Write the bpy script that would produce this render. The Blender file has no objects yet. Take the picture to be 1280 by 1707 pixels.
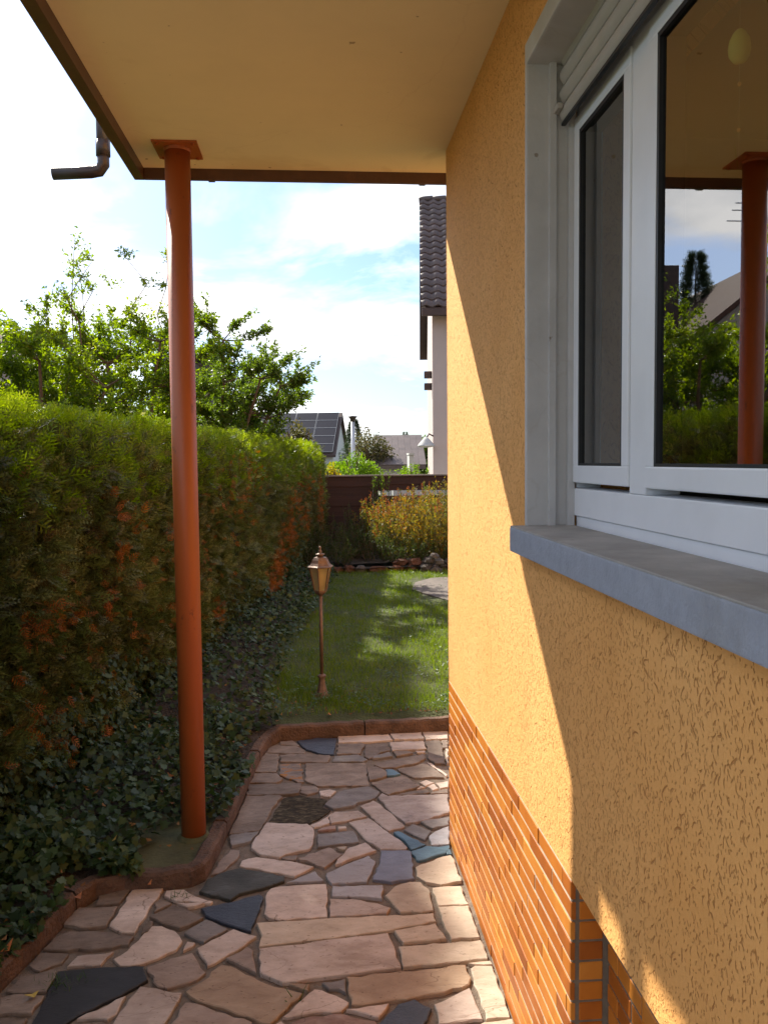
import bpy, bmesh, math, random
import numpy as np
from mathutils import Vector, Matrix

# ------------------------------------------------------------------ camera, sky, sun, exposure
scene = bpy.context.scene
COL = scene.collection
cd = bpy.data.cameras.new('camera'); cam = bpy.data.objects.new('camera', cd); COL.objects.link(cam)
F, CXP, CYP = 1400.0, 640.0, 853.5
yaw, pitch, roll = 0.0812163, 0.0610831, 0.0098
fw = Vector((math.sin(yaw)*math.cos(pitch), math.cos(yaw)*math.cos(pitch), -math.sin(pitch)))
r0 = Vector((math.cos(yaw), -math.sin(yaw), 0)); d0 = fw.cross(r0)
cr, sr = math.cos(roll), math.sin(roll)
rx = r0*cr + d0*sr; dn = -r0*sr + d0*cr
M3 = Matrix((rx, -dn, -fw)).transposed()
CAM = Vector((-0.595388, -3.759474, 1.75))
cam.matrix_world = Matrix.Translation(CAM) @ M3.to_4x4()
cd.sensor_fit = 'VERTICAL'; cd.sensor_height = 36.0; cd.lens = 36.0*F/1707.0
cd.clip_start = 0.02; cd.clip_end = 2000
scene.camera = cam

SUN_TRAVEL = Vector((1.0, -1.69, -1.60)).normalized()
to_sun = -SUN_TRAVEL
SUN_EL = math.asin(to_sun.z); SUN_AZ = math.atan2(to_sun.x, to_sun.y)     # from +y towards +x

w = bpy.data.worlds.new('World'); scene.world = w; w.use_nodes = True
nt = w.node_tree; nt.nodes.clear(); N = nt.nodes.new; L = nt.links.new
out = N('ShaderNodeOutputWorld'); bg = N('ShaderNodeBackground'); bg.inputs['Strength'].default_value = 0.100
sky = N('ShaderNodeTexSky'); sky.sky_type = 'NISHITA'; sky.sun_disc = False
sky.sun_elevation = SUN_EL; sky.sun_rotation = SUN_AZ; sky.air_density = 1.0; sky.dust_density = 1.2; sky.ozone_density = 1.0
tc = N('ShaderNodeTexCoord'); sp = N('ShaderNodeSeparateXYZ'); L(tc.outputs['Generated'], sp.inputs[0])
zc = N('ShaderNodeMath'); zc.operation = 'MAXIMUM'; L(sp.outputs['Z'], zc.inputs[0]); zc.inputs[1].default_value = 0.0
za = N('ShaderNodeMath'); za.operation = 'ADD'; L(zc.outputs[0], za.inputs[0]); za.inputs[1].default_value = 0.22
dx = N('ShaderNodeMath'); dx.operation = 'DIVIDE'; L(sp.outputs['X'], dx.inputs[0]); L(za.outputs[0], dx.inputs[1])
dy = N('ShaderNodeMath'); dy.operation = 'DIVIDE'; L(sp.outputs['Y'], dy.inputs[0]); L(za.outputs[0], dy.inputs[1])
cb = N('ShaderNodeCombineXYZ'); L(dx.outputs[0], cb.inputs[0]); L(dy.outputs[0], cb.inputs[1]); cb.inputs[2].default_value = 2.3
no = N('ShaderNodeTexNoise'); L(cb.outputs[0], no.inputs['Vector']); no.inputs['Scale'].default_value = 1.7; no.inputs['Detail'].default_value = 9; no.inputs['Roughness'].default_value = 0.55; no.inputs['Distortion'].default_value = 0.3
rp = N('ShaderNodeValToRGB'); L(no.outputs['Fac'], rp.inputs[0]); rp.color_ramp.elements[0].position = 0.44; rp.color_ramp.elements[1].position = 0.62
no2 = N('ShaderNodeTexNoise'); L(cb.outputs[0], no2.inputs['Vector']); no2.inputs['Scale'].default_value = 3.1; no2.inputs['Detail'].default_value = 5
rp2 = N('ShaderNodeValToRGB'); L(no2.outputs['Fac'], rp2.inputs[0])
rp2.color_ramp.elements[0].position = 0.35; rp2.color_ramp.elements[0].color = (3.2, 3.4, 3.7, 1)
rp2.color_ramp.elements[1].position = 0.62; rp2.color_ramp.elements[1].color = (6.2, 6.1, 6.0, 1)
mx = N('ShaderNodeMixRGB'); L(rp.outputs[0], mx.inputs['Fac']); tint = N('ShaderNodeMixRGB'); tint.blend_type = 'MULTIPLY'; tint.inputs['Fac'].default_value = 1; L(sky.outputs[0], tint.inputs['Color1']); tint.inputs['Color2'].default_value = (.37, .455, .60, 1); L(tint.outputs[0], mx.inputs['Color1']); L(rp2.outputs[0], mx.inputs['Color2'])
L(mx.outputs[0], bg.inputs['Color']); L(bg.outputs[0], out.inputs['Surface'])

sl = bpy.data.lights.new('sun', 'SUN'); sun = bpy.data.objects.new('sun', sl); COL.objects.link(sun)
sl.energy = 3.35; sl.angle = math.radians(0.5); sl.color = (1.0, 0.93, 0.80)
sun.rotation_euler = SUN_TRAVEL.to_track_quat('-Z', 'Y').to_euler(); sun.location = (-10, 17, 20)

scene.view_settings.view_transform = 'Standard'; scene.view_settings.look = 'None'
scene.view_settings.exposure = 1.70; scene.view_settings.gamma = 1.0; scene.view_settings.use_curve_mapping = False
scene.render.engine = 'CYCLES'
scene.cycles.max_bounces = 10; scene.cycles.diffuse_bounces = 6; scene.cycles.transparent_max_bounces = 12
scene.cycles.sample_clamp_indirect = 8.0; scene.cycles.use_denoising = True

rng = np.random.default_rng(7); R = random.Random(11)

# ------------------------------------------------------------------ helpers: materials
def new_mat(name):
    m = bpy.data.materials.new(name); m.use_nodes = True
    t = m.node_tree; b = t.nodes['Principled BSDF']
    return m, t, b
def nd(t, kind, **kw):
    n = t.nodes.new(kind)
    for k, v in kw.items():
        if k in n.inputs: n.inputs[k].default_value = v
        else: setattr(n, k, v)
    return n
def ramp(t, src, stops):
    n = t.nodes.new('ShaderNodeValToRGB'); t.links.new(src, n.inputs[0])
    e = n.color_ramp.elements
    while len(e) < len(stops): e.new(0.5)
    for el, (p, c) in zip(e, stops):
        el.position = p; el.color = c if len(c) == 4 else (*c, 1)
    return n
def scl(c, k): return tuple(min(1, x*k) for x in c)
def objcoord(t, scale=(1,1,1)):
    tcn = t.nodes.new('ShaderNodeTexCoord'); mp = nd(t, 'ShaderNodeMapping'); mp.inputs['Scale'].default_value = scale
    t.links.new(tcn.outputs['Object'], mp.inputs['Vector']); return mp.outputs['Vector']
def worldcoord(t, scale=(1,1,1)):
    g = t.nodes.new('ShaderNodeNewGeometry'); mp = nd(t, 'ShaderNodeMapping'); mp.inputs['Scale'].default_value = scale
    t.links.new(g.outputs['Position'], mp.inputs['Vector']); return mp.outputs['Vector']
def bump(t, b, src, strength, dist):
    n = nd(t, 'ShaderNodeBump'); n.inputs['Strength'].default_value = strength; n.inputs['Distance'].default_value = dist
    t.links.new(src, n.inputs['Height']); t.links.new(n.outputs[0], b.inputs['Normal']); return n
def simple(name, col, rough=0.6, var=0.25, nscale=12.0, bstr=0.3, bdist=0.003, metal=0.0, spec=0.5, coat=0.0, stretch=(1,1,1), rand=0.0):
    """a mottled solid colour with fine relief; rand = brightness change from object to object"""
    m, t, b = new_mat(name)
    v = worldcoord(t, stretch)
    n = nd(t, 'ShaderNodeTexNoise', Scale=nscale, Detail=6.0, Roughness=0.6); t.links.new(v, n.inputs['Vector'])
    r = ramp(t, n.outputs['Fac'], [(0.25, scl(col, 1-var)), (0.5, col), (0.78, scl(col, 1+var))])
    o = r.outputs[0]
    if rand:
        oi = t.nodes.new('ShaderNodeObjectInfo'); mr = nd(t, 'ShaderNodeMapRange'); mr.inputs['To Min'].default_value = 1-rand; mr.inputs['To Max'].default_value = 1+rand
        t.links.new(oi.outputs['Random'], mr.inputs['Value'])
        mm = nd(t, 'ShaderNodeMixRGB', blend_type='MULTIPLY'); mm.inputs['Fac'].default_value = 1
        t.links.new(o, mm.inputs['Color1']); t.links.new(mr.outputs[0], mm.inputs['Color2']); o = mm.outputs[0]
    t.links.new(o, b.inputs['Base Color'])
    b.inputs['Roughness'].default_value = rough; b.inputs['Metallic'].default_value = metal
    b.inputs['Specular IOR Level'].default_value = spec; b.inputs['Coat Weight'].default_value = coat
    if bstr:
        n2 = nd(t, 'ShaderNodeTexNoise', Scale=nscale*6, Detail=4.0); t.links.new(v, n2.inputs['Vector'])
        bump(t, b, n2.outputs['Fac'], bstr, bdist)
    return m
def leafmat(name, stops, rough=0.45, transl=0.5, spec=0.4, nscale=1.6, patch=0.35):
    """leaf colours differ from leaf to leaf, and in soft patches through the plant"""
    m, t, b = new_mat(name)
    g = t.nodes.new('ShaderNodeNewGeometry')
    n = nd(t, 'ShaderNodeTexNoise', Scale=nscale, Detail=3.0); t.links.new(g.outputs['Position'], n.inputs['Vector'])
    mr = nd(t, 'ShaderNodeMapRange'); mr.inputs['From Min'].default_value = .3; mr.inputs['From Max'].default_value = .7
    t.links.new(n.outputs['Fac'], mr.inputs['Value'])
    mixv = nd(t, 'ShaderNodeMix'); mixv.inputs['Factor'].default_value = patch
    t.links.new(g.outputs['Random Per Island'], mixv.inputs['A']); t.links.new(mr.outputs[0], mixv.inputs['B'])
    r = ramp(t, mixv.outputs['Result'], stops)
    t.links.new(r.outputs[0], b.inputs['Base Color']); b.inputs['Roughness'].default_value = rough; b.inputs['Specular IOR Level'].default_value = spec
    tr = t.nodes.new('ShaderNodeBsdfTranslucent')
    hs = nd(t, 'ShaderNodeHueSaturation', Saturation=1.15, Value=1.5); t.links.new(r.outputs[0], hs.inputs['Color']); t.links.new(hs.outputs[0], tr.inputs['Color'])
    ms = nd(t, 'ShaderNodeMixShader'); ms.inputs[0].default_value = transl
    t.links.new(b.outputs[0], ms.inputs[1]); t.links.new(tr.outputs[0], ms.inputs[2])
    t.links.new(ms.outputs[0], t.nodes['Material Output'].inputs['Surface'])
    return m

# ------------------------------------------------------------------ helpers: objects
def put(o, parent=None):
    COL.objects.link(o)
    if parent is not None: o.parent = parent
    return o
def tag(o, label=None, cat=None, group=None, kind=None):
    if label: o['label'] = label
    if cat: o['category'] = cat
    if group: o['group'] = group
    if kind: o['kind'] = kind
    return o
def empty(name, loc, label, cat, group=None):
    o = bpy.data.objects.new(name, None); o.location = loc; o.empty_display_size = 0.1; put(o); return tag(o, label, cat, group)
def mesh_obj(name, me, parent=None, mat=None, world=True):
    o = bpy.data.objects.new(name, me)
    if mat: me.materials.append(mat)
    put(o, parent)
    if parent is not None and world:                # the mesh is written in world coordinates
        p = parent; off = Vector((0,0,0))
        while p is not None: off += p.location; p = p.parent
        o.location = -off
    return o
class MB:
    """collects simple solids; build() links them as ONE mesh object"""
    def __init__(s): s.bm = bmesh.new()
    def box(s, lo, hi, bev=0.0, rot=None, piv=None):
        lo, hi = Vector(lo), Vector(hi)
        r = bmesh.ops.create_cube(s.bm, size=1.0); vs = r['verts']
        for v in vs: v.co = Vector(((lo[i]+hi[i])/2 + v.co[i]*(hi[i]-lo[i]) for i in range(3)))
        if rot: bmesh.ops.rotate(s.bm, verts=vs, cent=piv or (lo+hi)/2, matrix=rot)
        if bev:
            es = list({e for v in vs for e in v.link_edges})
            bmesh.ops.bevel(s.bm, geom=es, offset=bev, segments=2, affect='EDGES', profile=0.6)
        return s
    def tube(s, pts, rad, n=10, cap=True):
        pts = [Vector(p) for p in pts]; rad = rad if hasattr(rad, '__len__') else [rad]*len(pts); rings = []; up = None
        for i, p in enumerate(pts):
            d = (pts[min(i+1, len(pts)-1)] - pts[max(i-1, 0)]).normalized()
            if up is None: up = Vector((0,0,1)) if abs(d.z) < .9 else Vector((1,0,0))
            a = d.cross(up).normalized(); b = a.cross(d).normalized(); up = b
            rings.append([s.bm.verts.new(p + (a*math.cos(2*math.pi*k/n) + b*math.sin(2*math.pi*k/n))*rad[i]) for k in range(n)])
        for i in range(len(rings)-1):
            for k in range(n):
                f = s.bm.faces.new((rings[i][k], rings[i][(k+1)%n], rings[i+1][(k+1)%n], rings[i+1][k])); f.smooth = n > 6
        if cap: s.bm.faces.new(rings[0][::-1]); s.bm.faces.new(rings[-1])
        return s
    def lathe(s, c, prof, n=24, phase=0.0, smooth=True, cap=True):
        c = Vector(c); rings = []
        for r, z in prof:
            rings.append([s.bm.verts.new(c + Vector((r*math.cos(phase+2*math.pi*k/n), r*math.sin(phase+2*math.pi*k/n), z))) for k in range(n)])
        for i in range(len(rings)-1):
            for k in range(n):
                f = s.bm.faces.new((rings[i][k], rings[i][(k+1)%n], rings[i+1][(k+1)%n], rings[i+1][k])); f.smooth = smooth
        if cap: s.bm.faces.new(rings[0][::-1]); s.bm.faces.new(rings[-1])
        return s
    def prism(s, pts, vec):
        a = [s.bm.verts.new(p) for p in pts]; v = Vector(vec); b = [s.bm.verts.new(Vector(p)+v) for p in pts]; n = len(a)
        s.bm.faces.new(a[::-1]); s.bm.faces.new(b)
        for i in range(n): s.bm.faces.new((a[i], a[(i+1)%n], b[(i+1)%n], b[i]))
        return s
    def blob(s, c, r, sub=2, jit=0.2, seed=0):
        rr = random.Random(seed); x = bmesh.ops.create_icosphere(s.bm, subdivisions=sub, radius=1.0)
        for v in x['verts']:
            k = 1 + rr.uniform(-jit, jit); v.co = Vector(c) + Vector((v.co.x*r[0]*k, v.co.y*r[1]*k, v.co.z*r[2]*k))
        return s
    def mesh(s, name, recalc=True):
        if recalc: bmesh.ops.recalc_face_normals(s.bm, faces=s.bm.faces[:])
        me = bpy.data.meshes.new(name); s.bm.to_mesh(me); s.bm.free(); return me
    def build(s, name, mat, parent=None, world=True): return mesh_obj(name, s.mesh(name), parent, mat, world)
def fast_mesh(name, V, Fs):
    """V (n,3) float, Fs: list of int arrays (m,k)"""
    me = bpy.data.meshes.new(name); V = np.asarray(V, np.float32)
    me.vertices.add(len(V)); me.vertices.foreach_set('co', V.ravel())
    loops = np.concatenate([f.ravel() for f in Fs]).astype(np.int32)
    tot = np.concatenate([np.full(len(f), f.shape[1], np.int32) for f in Fs]); st = np.concatenate([[0], np.cumsum(tot)[:-1]]).astype(np.int32)
    me.loops.add(len(loops)); me.loops.foreach_set('vertex_index', loops)
    me.polygons.add(len(tot)); me.polygons.foreach_set('loop_start', st); me.polygons.foreach_set('loop_total', tot)
    me.update(calc_edges=True); return me
def scatter(name, tv, tf, Mx, T, mat, parent=None):
    """copies of one small leaf/spray template as ONE mesh; Mx (n,3,3), T (n,3)"""
    tv = np.asarray(tv, float); k = len(tv); n = len(T)
    V = (np.einsum('nij,kj->nki', Mx, tv) + T[:, None, :]).reshape(-1, 3); off = (np.arange(n)*k)[:, None, None]
    Fs = []
    for sz in sorted({len(f) for f in tf}):
        a = np.array([f for f in tf if len(f) == sz], int); Fs.append((a[None] + off).reshape(-1, sz))
    return mesh_obj(name, fast_mesh(name, V, Fs), parent, mat)
def frames(zdir, spin, size):
    """rotation*scale matrices whose local +Z is zdir, turned about it by spin"""
    z = zdir/np.linalg.norm(zdir, axis=1, keepdims=True); a = np.where(np.abs(z[:, 2:3]) > .95, [[1., 0, 0]], [[0., 0, 1]])
    x = np.cross(a, z); x /= np.linalg.norm(x, axis=1, keepdims=True); y = np.cross(z, x)
    c, s_ = np.cos(spin)[:, None], np.sin(spin)[:, None]; X = x*c + y*s_; Y = -x*s_ + y*c
    return np.stack([X, Y, z], axis=2)*np.asarray(size).reshape(-1, 1, 1)
# ------------------------------------------------------------------ materials
def plaster_mat():
    """orange scratch render: short curved grooves of three sizes, pits and coarse grain"""
    m, t, b = new_mat('orange_scratch_render')
    g = t.nodes.new('ShaderNodeNewGeometry'); sx = t.nodes.new('ShaderNodeSeparateXYZ'); t.links.new(g.outputs['Position'], sx.inputs[0])
    yx = nd(t, 'ShaderNodeMath', operation='SUBTRACT'); t.links.new(sx.outputs['Y'], yx.inputs[0]); t.links.new(sx.outputs['X'], yx.inputs[1])
    cv = t.nodes.new('ShaderNodeCombineXYZ'); t.links.new(yx.outputs[0], cv.inputs[0]); t.links.new(sx.outputs['Z'], cv.inputs[1])
    wn = nd(t, 'ShaderNodeTexNoise', Scale=60.0, Detail=2.0); t.links.new(g.outputs['Position'], wn.inputs['Vector'])
    wv = nd(t, 'ShaderNodeVectorMath', operation='MULTIPLY_ADD'); t.links.new(wn.outputs['Color'], wv.inputs[0]); wv.inputs[1].default_value = (.006, .006, 0); t.links.new(cv.outputs[0], wv.inputs[2])
    def math_(op, x, y=None, c=None):
        n = nd(t, 'ShaderNodeMath', operation=op)
        for i, q in enumerate((x, y, c)):
            if q is None: continue
            if isinstance(q, (int, float)): n.inputs[i].default_value = q
            else: t.links.new(q, n.inputs[i])
        return n.outputs[0]
    def strokes(scale, hl, hw, keep, curve, spread):
        vo = nd(t, 'ShaderNodeTexVoronoi', voronoi_dimensions='2D', Scale=scale); t.links.new(wv.outputs[0], vo.inputs['Vector'])
        of = nd(t, 'ShaderNodeVectorMath', operation='SUBTRACT'); t.links.new(wv.outputs[0], of.inputs[0]); t.links.new(vo.outputs['Position'], of.inputs[1])
        rc = t.nodes.new('ShaderNodeSeparateColor'); t.links.new(vo.outputs['Color'], rc.inputs[0])
        an = math_('MULTIPLY_ADD', rc.outputs[0], 2*spread, -spread)
        ro = nd(t, 'ShaderNodeVectorRotate', rotation_type='Z_AXIS'); t.links.new(of.outputs[0], ro.inputs['Vector']); t.links.new(an, ro.inputs['Angle'])
        sp_ = t.nodes.new('ShaderNodeSeparateXYZ'); t.links.new(ro.outputs[0], sp_.inputs[0])
        kk = math_('MULTIPLY_ADD', rc.outputs[1], 2*curve, -curve); bend = math_('MULTIPLY', math_('MULTIPLY', sp_.outputs['Y'], sp_.outputs['Y']), kk)
        u = math_('DIVIDE', math_('ABSOLUTE', math_('ADD', sp_.outputs['X'], bend)), hw); l = math_('MULTIPLY_ADD', rc.outputs[1], hl, hl*.5)
        w_ = math_('DIVIDE', math_('ABSOLUTE', sp_.outputs['Y']), l); d = math_('MAXIMUM', u, w_)
        mr = nd(t, 'ShaderNodeMapRange', interpolation_type='SMOOTHSTEP'); t.links.new(d, mr.inputs['Value']); mr.inputs['From Min'].default_value = .45; mr.inputs['From Max'].default_value = 1.05; mr.inputs['To Min'].default_value = 1; mr.inputs['To Max'].default_value = 0
        return math_('MULTIPLY', mr.outputs[0], math_('LESS_THAN', rc.outputs[2], keep))
    big = nd(t, 'ShaderNodeTexNoise', Scale=2.2, Detail=4.0); t.links.new(g.outputs['Position'], big.inputs['Vector'])
    dens = math_('MULTIPLY_ADD', big.outputs['Fac'], 1.6, -.35)
    A = strokes(21.0, .014, .0022, dens, 26.0, 1.15); Bq = strokes(47.0, .0075, .0017, math_('ADD', dens, .18), 60.0, .9); Cq = strokes(95.0, .0036, .0015, .62, 0.0, .7)
    cut = math_('MAXIMUM', math_('MAXIMUM', A, Bq), math_('MULTIPLY', Cq, .8))
    g3 = nd(t, 'ShaderNodeTexNoise', Scale=120.0, Detail=4.0, Roughness=.65); t.links.new(worldcoord(t, (1, 1, .75)), g3.inputs['Vector'])
    h = math_('SUBTRACT', math_('MULTIPLY', g3.outputs['Fac'], .9), cut)
    bump(t, b, h, .9, .0042)
    base = ramp(t, big.outputs['Fac'], [(.3, (.84, .415, .125)), (.7, (.90, .475, .16))])
    ck = ramp(t, cut, [(0.0, (1, 1, 1)), (1.0, (.62, .50, .42))])
    dk = nd(t, 'ShaderNodeMixRGB', blend_type='MULTIPLY'); dk.inputs['Fac'].default_value = .85; t.links.new(base.outputs[0], dk.inputs['Color1']); t.links.new(ck.outputs[0], dk.inputs['Color2'])
    st = nd(t, 'ShaderNodeTexNoise', Scale=3.0, Detail=7.0, Roughness=.65); t.links.new(worldcoord(t, (2, 2, .5)), st.inputs['Vector'])
    sr_ = ramp(t, st.outputs['Fac'], [(.30, (.84, .81, .77)), (.48, (1, 1, 1))])
    d2 = nd(t, 'ShaderNodeMixRGB', blend_type='MULTIPLY'); d2.inputs['Fac'].default_value = .4; t.links.new(dk.outputs[0], d2.inputs['Color1']); t.links.new(sr_.outputs[0], d2.inputs['Color2'])
    t.links.new(d2.outputs[0], b.inputs['Base Color']); b.inputs['Roughness'].default_value = .85; b.inputs['Specular IOR Level'].default_value = .25
    return m
def tile_mat():
    m, t, b = new_mat('glazed_orange_tile')
    oi = t.nodes.new('ShaderNodeObjectInfo'); v = worldcoord(t, (1, 1.0, 1.0))
    n = nd(t, 'ShaderNodeTexNoise', Scale=9.0, Detail=5.0, Roughness=.6); t.links.new(v, n.inputs['Vector'])
    mixv = nd(t, 'ShaderNodeMix'); mixv.inputs['Factor'].default_value = .55; t.links.new(oi.outputs['Random'], mixv.inputs['A']); t.links.new(n.outputs['Fac'], mixv.inputs['B'])
    r = ramp(t, mixv.outputs['Result'], [(.15, (.25, .062, .010)), (.4, (.43, .122, .014)), (.6, (.55, .178, .020)), (.85, (.66, .27, .045))])
    t.links.new(r.outputs[0], b.inputs['Base Color']); b.inputs['Roughness'].default_value = .42; b.inputs['Specular IOR Level'].default_value = .35
    n2 = nd(t, 'ShaderNodeTexNoise', Scale=30.0, Detail=2.0); t.links.new(v, n2.inputs['Vector']); bump(t, b, n2.outputs['Fac'], .10, .003)
    return m
def stone_mat(name, stops, rough=.7, nscale=9.0, pits=True, rand=.18, bstr=.5, dirt=.0):
    m, t, b = new_mat(name); v = worldcoord(t, (1, 1.8, 1))
    oi = t.nodes.new('ShaderNodeObjectInfo')
    n = nd(t, 'ShaderNodeTexNoise', Scale=nscale, Detail=8.0, Roughness=.65, Distortion=.6); t.links.new(v, n.inputs['Vector'])
    r = ramp(t, n.outputs['Fac'], stops); o = r.outputs[0]
    mr = nd(t, 'ShaderNodeMapRange'); mr.inputs['To Min'].default_value = 1-rand; mr.inputs['To Max'].default_value = 1+rand; t.links.new(oi.outputs['Random'], mr.inputs['Value'])
    mm = nd(t, 'ShaderNodeMixRGB', blend_type='MULTIPLY'); mm.inputs['Fac'].default_value = 1; t.links.new(o, mm.inputs['Color1']); t.links.new(mr.outputs[0], mm.inputs['Color2']); o = mm.outputs[0]
    if pits:
        p = nd(t, 'ShaderNodeTexNoise', Scale=46.0, Detail=3.0, Roughness=.5); t.links.new(v, p.inputs['Vector'])
        pr = ramp(t, p.outputs['Fac'], [(.28, (.42, .36, .3)), (.36, (1, 1, 1))])
        m2 = nd(t, 'ShaderNodeMixRGB', blend_type='MULTIPLY'); m2.inputs['Fac'].default_value = .8; t.links.new(o, m2.inputs['Color1']); t.links.new(pr.outputs[0], m2.inputs['Color2']); o = m2.outputs[0]
    if pits:                                                  # hairline fractures
        dn_ = nd(t, 'ShaderNodeTexNoise', Scale=6.0, Detail=4.0); t.links.new(v, dn_.inputs['Vector'])
        vm = nd(t, 'ShaderNodeVectorMath', operation='MULTIPLY_ADD'); t.links.new(dn_.outputs['Color'], vm.inputs[0]); vm.inputs[1].default_value = (.22, .22, 0); t.links.new(v, vm.inputs[2])
        vo = nd(t, 'ShaderNodeTexVoronoi', feature='DISTANCE_TO_EDGE', Scale=3.4); t.links.new(vm.outputs[0], vo.inputs['Vector']); ck = ramp(t, vo.outputs['Distance'], [(0.0, (.35, .28, .22)), (.009, (1, 1, 1))])
        gt = nd(t, 'ShaderNodeTexNoise', Scale=3.1, Detail=2.0); t.links.new(v, gt.inputs['Vector']); gk = ramp(t, gt.outputs['Fac'], [(.50, (0, 0, 0)), (.60, (.8, .8, .8))])
        m9 = nd(t, 'ShaderNodeMixRGB', blend_type='MULTIPLY'); t.links.new(gk.outputs[0], m9.inputs['Fac']); t.links.new(o, m9.inputs['Color1']); t.links.new(ck.outputs[0], m9.inputs['Color2']); o = m9.outputs[0]
    d = nd(t, 'ShaderNodeTexNoise', Scale=2.6, Detail=6.0, Roughness=.7); t.links.new(v, d.inputs['Vector'])
    dr = ramp(t, d.outputs['Fac'], [(.36, (.52, .44, .36)), (.56, (1, 1, 1))])
    m3 = nd(t, 'ShaderNodeMixRGB', blend_type='MULTIPLY'); m3.inputs['Fac'].default_value = .55 + dirt; t.links.new(o, m3.inputs['Color1']); t.links.new(dr.outputs[0], m3.inputs['Color2']); o = m3.outputs[0]
    t.links.new(o, b.inputs['Base Color']); b.inputs['Roughness'].default_value = rough; b.inputs['Specular IOR Level'].default_value = .3
    nb = nd(t, 'ShaderNodeTexNoise', Scale=34.0, Detail=7.0, Roughness=.7); t.links.new(v, nb.inputs['Vector']); bump(t, b, nb.outputs['Fac'], bstr, .006)
    return m
def glass_mat():
    """double glazing: clear pane with a mirror layer that grows towards grazing view"""
    m, t, b = new_mat('window_glass'); t.nodes.remove(b)
    fr0 = nd(t, 'ShaderNodeFresnel', IOR=4.4); gm = t.nodes.new('ShaderNodeNewGeometry'); fr = nd(t, 'ShaderNodeMix'); t.links.new(gm.outputs['Backfacing'], fr.inputs['Factor']); t.links.new(fr0.outputs[0], fr.inputs['A']); fr.inputs['B'].default_value = 0.0; gl = nd(t, 'ShaderNodeBsdfGlossy', Roughness=0.0); tr = t.nodes.new('ShaderNodeBsdfTransparent'); tr.inputs[0].default_value = (.80, .84, .83, 1)
    ms = t.nodes.new('ShaderNodeMixShader'); t.links.new(fr.outputs[0], ms.inputs[0]); t.links.new(tr.outputs[0], ms.inputs[1]); t.links.new(gl.outputs[0], ms.inputs[2])
    t.links.new(ms.outputs[0], t.nodes['Material Output'].inputs['Surface']); return m

M = {}
M['plaster'] = plaster_mat(); M['tile'] = tile_mat()
M['grout'] = simple('pale_grout', (.55, .46, .35), .9, .25, 30, .4)
M['grout_dark'] = simple('grey_grout', (.17, .135, .10), .9, .3, 30, .4)
M['soffit'] = simple('cream_soffit_paint', (.94, .79, .49), .75, .05, 2.5, .3, .002)
def weathered(m):
    """hairline cracks, small specks and faint water marks"""
    t = m.node_tree; b = t.nodes['Principled BSDF']; src = b.inputs['Base Color'].links[0].from_socket; v = worldcoord(t)
    dn_ = nd(t, 'ShaderNodeTexNoise', Scale=2.2, Detail=6.0); t.links.new(v, dn_.inputs['Vector'])
    vm = nd(t, 'ShaderNodeVectorMath', operation='MULTIPLY_ADD'); t.links.new(dn_.outputs['Color'], vm.inputs[0]); vm.inputs[1].default_value = (.5, .5, 0); t.links.new(v, vm.inputs[2])
    vo = nd(t, 'ShaderNodeTexVoronoi', feature='DISTANCE_TO_EDGE', Scale=.9); t.links.new(vm.outputs[0], vo.inputs['Vector'])
    c = ramp(t, vo.outputs['Distance'], [(0.0, (.72, .62, .50)), (.0022, (1, 1, 1))])
    n = nd(t, 'ShaderNodeTexNoise', Scale=21.0, Detail=3.0); t.links.new(v, n.inputs['Vector']); s_ = ramp(t, n.outputs['Fac'], [(.235, (.45, .36, .26)), (.26, (1, 1, 1))])
    n3 = nd(t, 'ShaderNodeTexNoise', Scale=1.7, Detail=5.0, Distortion=1.0); t.links.new(v, n3.inputs['Vector']); w_ = ramp(t, n3.outputs['Fac'], [(.34, (.86, .82, .74)), (.40, (1, 1, 1))])
    o = src
    for k, f_ in ((c, .15), (s_, .8), (w_, .6)):
        mm = nd(t, 'ShaderNodeMixRGB', blend_type='MULTIPLY'); mm.inputs['Fac'].default_value = f_; t.links.new(o, mm.inputs['Color1']); t.links.new(k.outputs[0], mm.inputs['Color2']); o = mm.outputs[0]
    t.links.new(o, b.inputs['Base Color'])
weathered(M['soffit']); WEATHER = weathered
M['fascia'] = simple('brown_painted_metal', (.105, .048, .028), .42, .25, 14, .15)
M['gutter'] = simple('dark_brown_plastic', (.035, .024, .022), .4, .2, 12, .1)
M['post'] = simple('rust_orange_gloss_paint', (.40, .098, .022), .42, .10, 7, .2, .003, stretch=(1, 1, .25))
def rusty(m):
    t = m.node_tree; b = t.nodes['Principled BSDF']; src = b.inputs['Base Color'].links[0].from_socket; v = worldcoord(t, (1, 1, .6))
    n = nd(t, 'ShaderNodeTexNoise', Scale=13.0, Detail=7.0, Roughness=.7); t.links.new(v, n.inputs['Vector'])
    k = ramp(t, n.outputs['Fac'], [(.63, (0, 0, 0)), (.69, (1, 1, 1))]); mx_ = nd(t, 'ShaderNodeMixRGB'); t.links.new(k.outputs[0], mx_.inputs['Fac']); t.links.new(src, mx_.inputs['Color1']); mx_.inputs['Color2'].default_value = (.16, .045, .02, 1)
    t.links.new(mx_.outputs[0], b.inputs['Base Color'])
rusty(M['post'])
M['white'] = simple('white_plastic', (.84, .855, .88), .38, .05, 6, .05)
M['white_worn'] = simple('weathered_white_paint', (.56, .55, .54), .6, .10, 9, .3, .003)
M['shutter'] = simple('grey_beige_shutter', (.47, .44, .40), .5, .08, 8, .1)
M['gasket'] = simple('black_rubber', (.014, .014, .015), .5, .2, 20, .1)
M['sill_top'] = simple('weathered_concrete_sill', (.36, .345, .32), .8, .28, 7, .6, .004)
M['sill_face'] = simple('blue_grey_sill_paint', (.33, .36, .42), .7, .13, 24, .7, .004)
WEATHER(M['sill_top']); WEATHER(M['sill_face']); WEATHER(M['white_worn'])
M['glass'] = glass_mat()
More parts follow.
